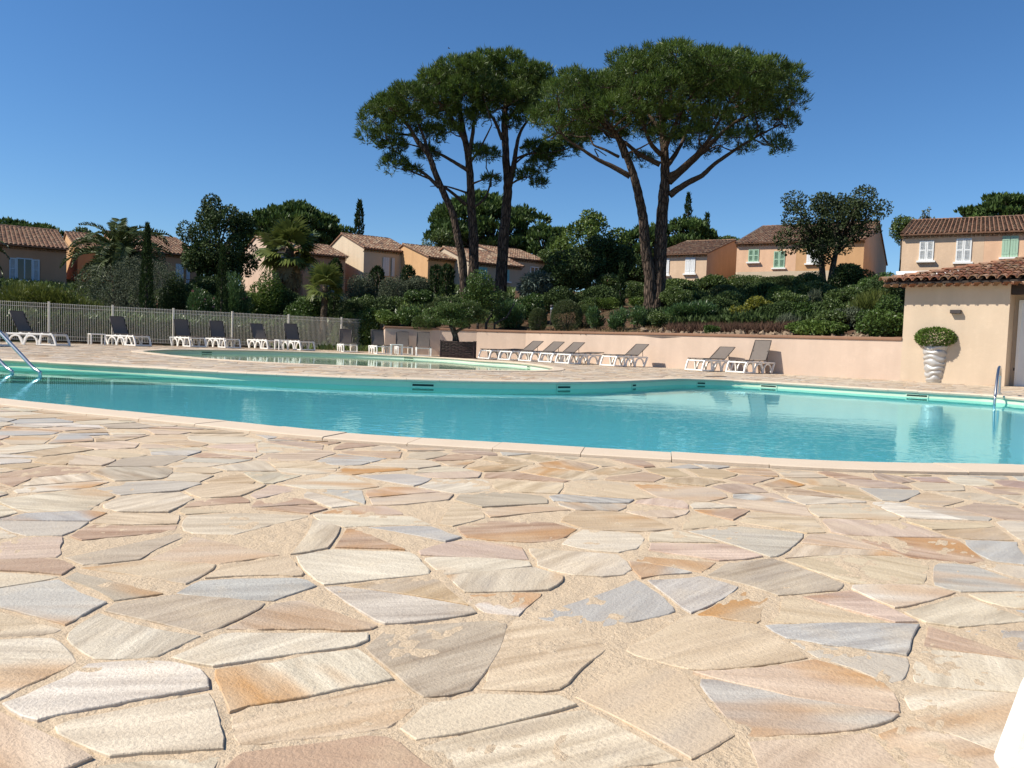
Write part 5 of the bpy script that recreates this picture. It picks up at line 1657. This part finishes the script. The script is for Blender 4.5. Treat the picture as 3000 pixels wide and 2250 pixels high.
SH('long dark hedge below the peach house, left end', 2180, 798, 42.0, 150, 'small', 'mid', .85)
SH('long dark hedge below the peach house, middle piece', 2290, 802, 41.0, 150, 'small', 'darkleaf', .85)
SH('long dark hedge left of the oak trunk', 2370, 792, 37.4, 110, 'small', 'mid', .85)
SH('tall dark bush right of the oak trunk', 2495, 772, 36.4, 140, 'leafy', 'darkleaf', .9)
SH('large dark bush beside the pool house roof', 2575, 790, 30.4, 150, 'leafy', 'laurel', .85)
SH('dark bush below the oak trunk', 2440, 842, 32.4, 130, 'leafy', 'darkleaf', .85)
SH('round green bush below the oak, left of the willowy bush', 2450, 872, 27.4, 90, 'leafy', 'mid', .85)
SH('willowy bush with drooping thin shoots near the pool house', 2555, 848, 25.4, 150, 'grass', 'feather', .8)
SH('grey green bush left of the pool house wall', 2490, 900, 24.9, 110, 'leafy', 'olive', .7)
SH('low spreading pittosporum hanging to the brown wall cap', 2398, 936, 23.0, 190, 'leafy', 'bright', .85)
SH('glossy green bush in the corner of wall and pool house', 2590, 900, 21.9, 170, 'leafy', 'laurel', .85)
SH('small green plant on the rubble behind the wall cap', 2084, 967, 25.3, 60, 'small', 'laurel', .8)
SH('dull green upright bush at the end of the brown stems', 2310, 925, 26.4, 70, 'grass', 'olive', .6)
tree('wide evergreen oak on two trunks before the peach house', 2440, 530, 785, 41, 355, 'oak', 'oak', .5, trunk_px=2425, trunk_w=.17, stems=2, nmax=22000, name='oak_tree')

for lab, px, top, D, w, st, mt in (
    ('dark leafy bush filling the slope left of the yellow bush', 2150, 850, 32.9, 120, 'leafy', 'mid'),
    ('dull bush above the long dark hedge at the foot of the double trunk', 1990, 838, 33.4, 120, 'small', 'mid'),
    ('dark bush between the wide oleander and the grey rounded bush', 2080, 862, 31.4, 110, 'leafy', 'darkleaf'),
    ('dark bush right of the bright yellow bush, near the brown stems', 2285, 885, 28.4, 120, 'leafy', 'darkleaf'),
    ('dark bush beside the domed garden light', 2350, 888, 27.9, 100, 'leafy', 'laurel'),
    ('dark green bush just right of the domed garden light', 2420, 880, 29.4, 110, 'leafy', 'darkleaf'),
    ('deep green bush between the oak trunk and the willowy bush', 2500, 838, 29.9, 150, 'leafy', 'mid'),
    ('broad dark bush on the slope below the white awning', 2590, 822, 26.9, 170, 'leafy', 'darkleaf'),
    ('dusky bush above the spreading pittosporum', 2440, 912, 25.0, 120, 'leafy', 'mid'),
    ('dark bush against the pool house wall above the glossy one', 2620, 862, 23.6, 120, 'leafy', 'laurel'),
    ('bush of fresh green leaves above the dark garden light', 2380, 822, 33.9, 120, 'leafy', 'mid'),
    ('dark rounded bush between yellow bush and long hedge', 2240, 826, 35.9, 150, 'leafy', 'darkleaf'),
    ('dark hedge piece below the beige house shutters', 2090, 806, 42.0, 140, 'leafy', 'mid'),
    ('dark evergreen bush behind the two oleanders right of the large ball', 1760, 835, 38.5, 150, 'leafy', 'darkleaf'),
    ('dark bush between the large ball and the blue juniper', 1640, 838, 37.5, 130, 'leafy', 'darkleaf'),
    ('dark bush left of the low oleander behind the planter tree', 1470, 850, 36.5, 120, 'leafy', 'darkleaf'),
    ('dark bush between pittosporum hedge and clipped columns', 1330, 868, 37.0, 120, 'leafy', 'darkleaf'),
    ('dark bush below the grey olive shrub with silver tips', 1110, 858, 39.5, 140, 'leafy', 'darkleaf'),
    ('deep green bush under the small clipped cypress by the window', 1060, 862, 41.5, 120, 'leafy', 'mid'),
    ('dark bush left of the first pittosporum hedge bush', 1085, 895, 38.0, 90, 'leafy', 'laurel'),
    ('dark bush under the tall fan palm', 830, 842, 40.5, 140, 'leafy', 'darkleaf'),
    ('dark bush at the foot of the dark evergreen tree', 620, 800, 42.0, 170, 'leafy', 'darkleaf'),
    ('dark leafy bush behind the oleander with pink flowers', 560, 828, 40.0, 120, 'leafy', 'mid'),
    ('dark bush behind the feathery hedge under the open window', 120, 838, 37.0, 170, 'leafy', 'mid')):
    SH(lab, px, top, D, w, st, mt, .85)
# --- behind the houses
tree('dark umbrella pine rising behind the far left house', 70, 652, 770, 80, 280, 'umb', 'far_pine', .8, trunk_w=.3, name='umbrella_pine', cat='pine tree')
tree('small loose tree above the orange gabled roof at left', 245, 664, 705, 72, 74, 'oak', 'mid', .4, trunk_w=.1)
tree('wide dark umbrella pine behind the tall fan palm', 868, 600, 800, 84, 360, 'umb', 'far_pine', .9, trunk_w=.35, name='umbrella_pine', cat='pine tree')
cypress('lone dark cypress behind the grey beige house', 1054, 584, 84, 24, base=700)
tree('huge dark umbrella pine behind the three slim trunks', 1440, 560, 850, 78, 385, 'umb', 'far_pine', .95, trunk_w=.4, name='umbrella_pine', cat='pine tree', nmax=26000)
tree('lower pine mass right of the huge umbrella pine', 1612, 652, 830, 74, 170, 'umb', 'far_pine', .9, trunk_w=.25, name='umbrella_pine', cat='pine tree')
tree('pale leafy tree at the left flank of the huge umbrella pine', 1300, 676, 745, 72, 110, 'leafy', 'mid', .7, trunk_w=.12)
tree('small green tree behind the rearmost grey house', 1608, 726, 775, 66, 70, 'leafy', 'mid', .85)
tree('dark round tree glimpsed between the conical evergreen and the double trunk', 1862, 742, 850, 56, 150, 'lumpy', 'darkleaf', .9)
tree('rounded dark pine behind the beige house at right', 2010, 643, 770, 82, 195, 'umb', 'far_pine', .95, trunk_w=.3, name='umbrella_pine', cat='pine tree')
tree('flat bit of pine crown left of the double trunk', 1890, 660, 800, 80, 150, 'umb', 'far_pine', .9, trunk_w=.25, name='umbrella_pine', cat='pine tree')
cypress('tall thin cypress above the rounded pine', 2018, 563, 92, 18, base=670)
cypress('short thin cypress right of the tall thin one', 2073, 620, 92, 12, base=680)
tree('low tree line right of the rounded pine', 2130, 690, 730, 85, 90, 'leafy', 'mid', .8)
tree('pale eucalyptus like tree behind the beige house roof', 2715, 606, 700, 66, 60, 'oak', 'olive', .6, trunk_w=.1)
tree('green tree left of the pale one behind the oak', 2645, 628, 720, 68, 90, 'leafy', 'mid', .8)
tree('bright umbrella pine over the roof at the right edge', 2965, 570, 700, 78, 290, 'umb', 'far_pine', .95, trunk_w=.3, name='umbrella_pine', cat='pine tree')

# --- plant in the pot, tree in the planter
c0 = Vector(pot.location)
bx_ = empty('box_plant', (c0.x, c0.y, 0.008 + PHt - 0.085)); tag(bx_, 'dense round green box plant growing out of the silver pot', 'plant')
q, t, _, _ = crown((0, 0, 0.235), (0.50, 0.50, 0.27), 'dome', 2.6, 26)
link(bpy.data.objects.new('foliage', quads_mesh('foliage', q, t, LM['box'])), bx_)
mb = MB(); mb.tube([(0, 0, -.05), (0, 0, .15)], [.04, .02], 7); mb.build('stem', MT['grey_bark'], bx_)
pc = Vector(pl.location)
pt_ = empty('planter_tree', (pc.x, pc.y, 0.55)); tag(pt_, 'small spreading cloud pruned tree growing in the wicker planter', 'tree')
def pp_(px, py): q = P(px, py, pc.y); return Vector((q.x - pc.x, 0, q.z - 0.55))
mb = MB(); mb.tube([(pp_(1336, 1003).x, 0, -.03), pp_(1334, 985), pp_(1328, 966), pp_(1318, 950)], [.135, .105, .10, .06], 10, jit=.08)
mb.tube([pp_(1331, 980), pp_(1342, 968), pp_(1360, 960), pp_(1380, 955)], [.08, .06, .05, .03], 8, jit=.06); mb.tube([pp_(1328, 966), pp_(1330, 945), pp_(1325, 925)], [.08, .06, .03], 8)
mb.build('trunk', MT['grey_bark'], pt_, smooth=True)
Q, T = [], []
for (px, py, rx, ry) in ((1290, 935, 52, 22), (1345, 938, 58, 22), (1398, 925, 46, 24), (1320, 905, 56, 22), (1370, 898, 48, 20), (1268, 915, 30, 16), (1340, 918, 60, 26)):
    o = pp_(px, py); k = pc.y / F_PX
    q, t, _, _ = crown((o.x, random.uniform(-.25, .25), o.z), (rx * k, rx * k * .9, ry * k), 'small', .48, 26)
    Q.append(q); T.append(t)
link(bpy.data.objects.new('crown', quads_mesh('crown', np.concatenate(Q), np.concatenate(T), LM['mid'])), pt_)

# --- dry brown stems, rubble, fallen needles behind the wall
def stuff_field(name, label, n, fx, L, Wd, mat, up=1.0, tall=0.0):
    C = []
    while len(C) < n:
        px, D = fx(); q = P(px, 950, D); C.append((q.x, D, ground_z(q.x, D) + tall * random.random() ** 0.7))
    C = np.array(C); d = RNG.normal(0, .45, (n, 3)); d[:, 2] = up
    o = link(bpy.data.objects.new(name, quads_mesh(name, leaves(C, d, L * RNG.uniform(.5, 1.2, n), Wd), RNG.random(n), LM[mat])))
    return tag(o, kind='stuff')
stuff_field('dry_stems', '', 6000, lambda: (lambda q: (q, 24.9 - (q - 1965) * .0062 + random.uniform(1.2, 2.6)))(random.uniform(1955, 2380)), 0.34, 0.022, 'brown')
stuff_field('dry_grass', '', 1500, lambda: (lambda q: (q, 30.4 - (q - 1540) * .0115 + random.uniform(0.4, 3)))(random.uniform(1540, 1960)), 0.16, 0.014, 'deadpalm', 0.6)
stuff_field('pine_litter', '', 5000, lambda: (random.uniform(1400, 2400), random.uniform(27.5, 36)), 0.16, 0.02, 'brown', 0.05)
def fence_d(px):
    k = (px - 1500) / F_PX; return 29.5 + .635 * (17.3 + k * 29.5) / (.773 - k * .635)
stuff_field('hedge_undergrowth', '', 26000, lambda: (lambda q: (q, fence_d(q) + random.uniform(0.6, 2.4)))(random.uniform(-150, 900)), 0.26, 0.075, 'laurel', 0.5, 0.95)
stuff_field('ground_cover', '', 26000, lambda: (random.uniform(-100, 1500), random.uniform(35, 60)), 0.34, 0.11, 'mid', 0.8)
stuff_field('slope_cover', '', 26000, lambda: (lambda q: (q, 25.5 - max(0, q - 1900) * .0062 + 4.0 + 28 * random.random() ** 1.5))(random.uniform(1880, 2700)), 0.34, 0.11, 'darkleaf', 0.8)
mb = MB()
for i in range(260):
    px = random.uniform(1880, 2330); q = P(px, 980, 28.0); s = (q.x - 0.47); 
    D = 30.75 + (q.x - 0.47) * -1.03 + random.uniform(0.55, 2.0) if q.x < 4.75 else 25.5 - (q.x - 4.75) * 0.95 + random.uniform(0.55, 2.0)
    z = ground_z(q.x, D); r = random.uniform(.04, .14)
    vs = [Vector((random.gauss(0, 1), random.gauss(0, 1), random.gauss(0, .8))).normalized() * r * random.uniform(.7, 1.2) for _ in range(9)]
    bm = bmesh.new(); [bm.verts.new(v + Vector((q.x, D, z + .04))) for v in vs]
    bmesh.ops.convex_hull(bm, input=bm.verts); bm.verts.index_update()
    mb.add([v.co.copy() for v in bm.verts], [[v.index for v in f.verts] for f in bm.faces]); bm.free()
tag(mb.build('rubble', MT['rock']), kind='stuff')

# ------------------------------------------------------------------ the big umbrella pines
def zp(zx, zy, D, dy=0.0):
    px, py = 1000 + zx / 1.58, 80 + zy / 1.58
    q = P(px, py, D); return Vector((q.x, q.y + dy, q.z))
def pine(label, D, trunks, limbs, lobes, axis, Rz, rtop, dens=1.0, seed=1):
    rng = random.Random(seed); g = np.random.default_rng(seed)
    base = zp(*trunks[0][0][0], D); gz = ground_z(base.x, D)
    root = empty('pine_tree', (base.x, D, gz)); tag(root, label, 'pine tree')
    O = Vector(root.location)
    nodes = []
    def path(pts, r0, r1, dyend, name, mat, sub=6, n=10):
        m = len(pts); out = []
        W_ = [zp(x, y, D, dyend * (i / (m - 1)) ** 1.2) - O for i, (x, y) in enumerate(pts)]
        if name == 'trunk': W_[0].z = -0.3
        for i in range(m - 1):
            p0 = W_[max(i - 1, 0)]; p1 = W_[i]; p2 = W_[i + 1]; p3 = W_[min(i + 2, m - 1)]
            for k in range(sub):
                t = k / sub; out.append(0.5 * ((2 * p1) + (p2 - p0) * t + (2 * p0 - 5 * p1 + 4 * p2 - p3) * t * t + (3 * p1 - p0 - 3 * p2 + p3) * t ** 3))
        out.append(W_[-1])
        k = len(out); rad = [r0 + (r1 - r0) * (i / (k - 1)) ** 0.8 for i in range(k)]
        if name == 'trunk':
            for i in range(min(5, k)): rad[i] *= 1 + 0.35 * (1 - i / 5) ** 2
        out = [p + Vector((rng.uniform(-1, 1), rng.uniform(-1, 1), 0)) * rad[i] * 0.07 for i, p in enumerate(out)]
        mb = MB(); mb.tube(out, rad, n, jit=0.07); mb.build(name, mat, root, smooth=True)
        nodes.extend((p, rad[i]) for i, p in enumerate(out) if i > k * .3)
    for pts, r0, r1, dy in trunks: path(pts, r0, r1, dy, 'trunk', MT['bark'], n=16)
    for pts, r0, r1, dy in limbs: path(pts, r0, r1, dy, 'limb', MT['limb'], n=9)
    ax = zp(axis, 300, D).x; RR = Rz / 1.58 * D / F_PX
    clumps = []
    k = D / F_PX / 1.58
    for (zx, zy, rx, ry) in lobes:
        c = zp(zx, zy, D) - O
        dm = RR * 0.82 * math.sqrt(max(0.02, 1 - ((c.x + O.x - ax) / RR) ** 2))
        m = 1 + int(dm / 1.25) if zy < 380 else 1 + int(dm / 2.6)
        for i in range(m):
            dy = (-dm + 2 * dm * (i + .5) / m if m > 1 else 0) + rng.uniform(-.5, .5)
            clumps.append((Vector((c.x + rng.uniform(-.25, .25), dy, c.z + rng.uniform(-.25, .2) - (0.37 if dy < 0 else 0.13) * abs(dy))), rx * k, ry * k))
    twigs = MB(); C, Dv, Tn = [], [], []
    for c, rx, rz in clumps:
        near_ = min(nodes, key=lambda q: (q[0] - c).length + (0.6 if q[0].z > c.z else 0))
        s0 = near_[0]; mid = s0.lerp(c, .55) + Vector((rng.uniform(-.2, .2), rng.uniform(-.2, .2), -.12))
        twigs.tube([s0, mid, c], [min(near_[1] * .6, .06), .035, .018], 5, cap=False)
        nt_ = int(dens * 50 * (rx * rx * 2 + rx * rz * 2))
        ct = rng.uniform(-.13, .13)
        # sub-clumps: needles sit in bunches at the shoot tips
        for _ in range(max(6, nt_)):
            o = Vector((g.normal(), g.normal(), g.normal())).normalized()
            if o.z < -0.25 and rng.random() < .75: o.z = -o.z
            rf = 1 - abs(g.normal(0, .22))
            p = c + Vector((o.x * rx, o.y * rx, o.z * rz)) * rf
            C.append(p); Dv.append(Vector((o.x * .7, o.y * .7, o.z * .5 + .75)).normalized()); Tn.append(ct)
        for _ in range(4):
            o = Vector((g.normal(), g.normal(), abs(g.normal()) * .7)).normalized(); e = c + Vector((o.x * rx, o.y * rx, o.z * rz)) * .9
            twigs.tube([c, c.lerp(e, .6) - Vector((0, 0, .05)), e], [.018, .012, .006], 4, cap=False)
    tag(twigs.build('twigs', MT['limb'], root), kind='stuff')
    C = np.array(C); Dv = np.array(Dv); Tn = np.array(Tn); nn = len(C); K = 11
    CC = np.repeat(C, K, 0) + g.normal(0, .05, (nn * K, 3)); dd = np.repeat(Dv, K, 0) + g.normal(0, .55, (nn * K, 3))
    L_ = 0.27 * D / 36 * g.uniform(.6, 1.15, nn * K)
    q = leaves(CC, dd, L_, 0.034 * D / 36, .03)
    link(bpy.data.objects.new('crown', quads_mesh('crown', q, np.clip(np.repeat(Tn + g.normal(.45, .15, nn), K) + g.normal(0, .12, nn * K), 0, 1), LM['pine'])), root)
    return root

DL = 42.0
pine('slim umbrella pine leaning far left, leftmost of the three slim trunks', DL - 0.6,
     [([(578, 1200), (560, 1080), (540, 980), (518, 870), (475, 770), (440, 690), (408, 600), (360, 540)], .23, .13, -.4)],
     [([(360, 540), (310, 460), (250, 400), (200, 370)], .13, .04, -.8), ([(452, 740), (390, 680), (330, 640), (280, 590), (220, 540)], .11, .03, .8), ([(408, 600), (385, 520), (350, 430), (330, 360)], .12, .04, .6), ([(330, 500), (250, 480), (180, 450)], .07, .03, 1.2)],
     [(150, 430, 70, 70), (230, 350, 85, 65), (195, 520, 65, 55), (330, 310, 88, 62), (250, 630, 66, 50), (300, 450, 85, 62), (390, 390, 75, 60), (130, 500, 42, 45), (240, 560, 70, 40), (330, 655, 40, 24)], 270, 250, 0, seed=3)
pine('straight umbrella pine, middle one of the three slim trunks', DL,
     [([(612, 1190), (612, 1000), (602, 850), (597, 720), (588, 600), (574, 530), (560, 450), (545, 370)], .29, .12, .3)],
     [([(574, 530), (520, 440), (470, 380), (425, 320)], .13, .04, -1.0), ([(590, 600), (608, 480), (610, 400), (600, 300)], .14, .04, .8), ([(578, 822), (500, 758), (420, 712), (310, 670)], .11, .03, -.5),
      ([(590, 665), (520, 620), (440, 572), (380, 548), (290, 520)], .12, .03, .8), ([(606, 725), (680, 702), (740, 690)], .06, .02, -.8), ([(612, 835), (665, 785), (690, 705), (700, 640)], .08, .03, 1.0), ([(578, 765), (480, 727), (400, 715)], .06, .02, 1.2), ([(600, 620), (650, 560), (700, 480)], .08, .03, -1.2)],
     [(430, 270, 85, 62), (520, 225, 88, 62), (610, 195, 85, 55), (470, 335, 85, 65), (580, 310, 88, 68), (550, 410, 66, 55), (660, 290, 76, 70), (430, 500, 74, 45), (690, 610, 58, 36), (650, 560, 46, 34), (390, 590, 56, 34), (500, 470, 60, 40), (640, 420, 60, 50), (700, 690, 44, 22)], 550, 250, 0, seed=5)
pine('umbrella pine with a forked top, right one of the three slim trunks', DL + 0.8,
     [([(735, 1165), (750, 1000), (764, 850), (770, 720), (762, 600), (757, 480), (756, 400), (768, 330)], .33, .13, .2)],
     [([(775, 735), (798, 640), (808, 560), (830, 470), (880, 390)], .2, .05, .8), ([(800, 612), (870, 590), (960, 590), (1060, 575)], .08, .02, -.8), ([(826, 560), (920, 520), (1000, 480), (1080, 470)], .08, .02, .9),
      ([(745, 520), (715, 450), (680, 400), (648, 330)], .11, .04, -1.1), ([(790, 722), (850, 690), (915, 690)], .06, .02, .6), ([(768, 430), (810, 360), (850, 280)], .1, .04, 1.2), ([(770, 660), (840, 590), (900, 540)], .07, .03, 1.4)],
     [(690, 188, 84, 52), (780, 186, 86, 54), (860, 212, 78, 54), (740, 290, 76, 72), (830, 320, 86, 72), (905, 290, 70, 66), (900, 410, 74, 54), (950, 600, 58, 44), (870, 690, 58, 34), (925, 640, 66, 50), (1035, 555, 70, 42), (1065, 510, 66, 40), (880, 545, 58, 36), (765, 430, 56, 44), (930, 235, 60, 48), (980, 560, 60, 40), (910, 720, 40, 24), (1120, 500, 36, 34)], 820, 260, 0, seed=8)
pine('great double trunked umbrella pine with a broad crown right of centre', 34.0,
     [([(1450, 1335), (1474, 1150), (1480, 950), (1492, 800), (1500, 700), (1500, 600), (1492, 480), (1490, 380), (1480, 290)], .33, .11, .2),
      ([(1432, 1335), (1428, 1150), (1408, 1040), (1394, 900), (1372, 790), (1345, 690), (1310, 600), (1275, 530), (1200, 458), (1140, 420)], .29, .08, -.8)],
     [([(1335, 690), (1260, 650), (1190, 620), (1120, 580), (1030, 520), (985, 450)], .13, .03, -.6), ([(1285, 600), (1220, 560), (1172, 530), (1160, 480)], .07, .03, .8), ([(1190, 600), (1175, 560), (1230, 590)], .03, .02, .2),
      ([(1475, 635), (1380, 580), (1318, 520), (1250, 475), (1190, 430)], .12, .04, 1.0), ([(1480, 590), (1428, 545), (1372, 440), (1300, 400)], .12, .04, -1.0), ([(1310, 600), (1280, 500), (1230, 400), (1200, 320)], .11, .04, 1.4),
      ([(1520, 775), (1600, 722), (1665, 690), (1720, 640), (1820, 572), (1900, 525), (2010, 470)], .16, .03, -.8), ([(1515, 715), (1640, 605), (1740, 510), (1830, 432), (1910, 385)], .17, .04, .5), ([(1512, 690), (1560, 665), (1660, 570), (1720, 470), (1760, 390)], .14, .04, -1.2),
      ([(1508, 640), (1560, 570), (1610, 480), (1660, 370)], .13, .04, 1.3), ([(1500, 560), (1540, 450), (1600, 340)], .12, .04, -1.4), ([(1495, 500), (1440, 400), (1390, 300)], .11, .04, 1.0), ([(1490, 420), (1530, 320), (1560, 230)], .1, .04, .8), ([(1900, 525), (1880, 470), (1890, 420)], .05, .02, .3), ([(1650, 600), (1740, 540), (1790, 520)], .05, .02, 1.0)],
     [(930, 395, 70, 58), (995, 325, 78, 62), (1050, 255, 78, 54), (1100, 320, 86, 66), (1085, 405, 66, 46), (1180, 245, 86, 58), (1200, 340, 86, 62), (1290, 185, 86, 58), (1300, 285, 86, 66), (1380, 155, 86, 58), (1400, 265, 90, 70), (1480, 145, 90, 54), (1520, 245, 95, 72),
      (1600, 145, 90, 54), (1620, 245, 90, 72), (1700, 165, 90, 58), (1720, 275, 90, 72), (1800, 185, 86, 58), (1830, 285, 86, 66), (1900, 212, 86, 54), (1930, 300, 86, 66), (1995, 235, 76, 58), (2025, 345, 70, 66), (2065, 430, 56, 58), (1980, 425, 64, 60), (2030, 515, 52, 44),
      (1935, 515, 48, 26), (1390, 400, 74, 50), (1425, 490, 64, 38), (1555, 380, 80, 46), (1610, 470, 70, 38), (1700, 395, 84, 50), (1750, 480, 62, 32), (1820, 395, 66, 44), (1300, 385, 58, 44), (1150, 400, 60, 44), (960, 440, 50, 36), (890, 440, 40, 36)], 1490, 635, 0, seed=12)

# bird far up over the left pines
bp = P(1315, 142, 60); bird = empty('bird', bp); bird.scale = (0.4, 0.4, 0.4); tag(bird, 'tiny dark bird flying in the blue sky above the left pines', 'bird')
mb = MB(); mb.tube([(-.22, 0, 0), (-.1, 0, .02), (.1, 0, .03), (.2, 0, .02), (.26, 0, .01)], [.01, .05, .06, .045, .01], 8); mb.build('body', MT['lampdark'], bird)
for sg in (-1, 1):
    mb = MB(); mb.add([(.08, sg * .03, .03), (-.08, sg * .03, .03), (-.12, sg * .4, .14), (.0, sg * .28, .12), (.0, sg * .28, .135), (-.08, sg * .03, .045)], [(0, 1, 2, 3), (0, 3, 4), (1, 5, 2), (3, 2, 4), (2, 5, 4), (5, 0, 4)]); mb.build('wing', MT['lampdark'], bird)
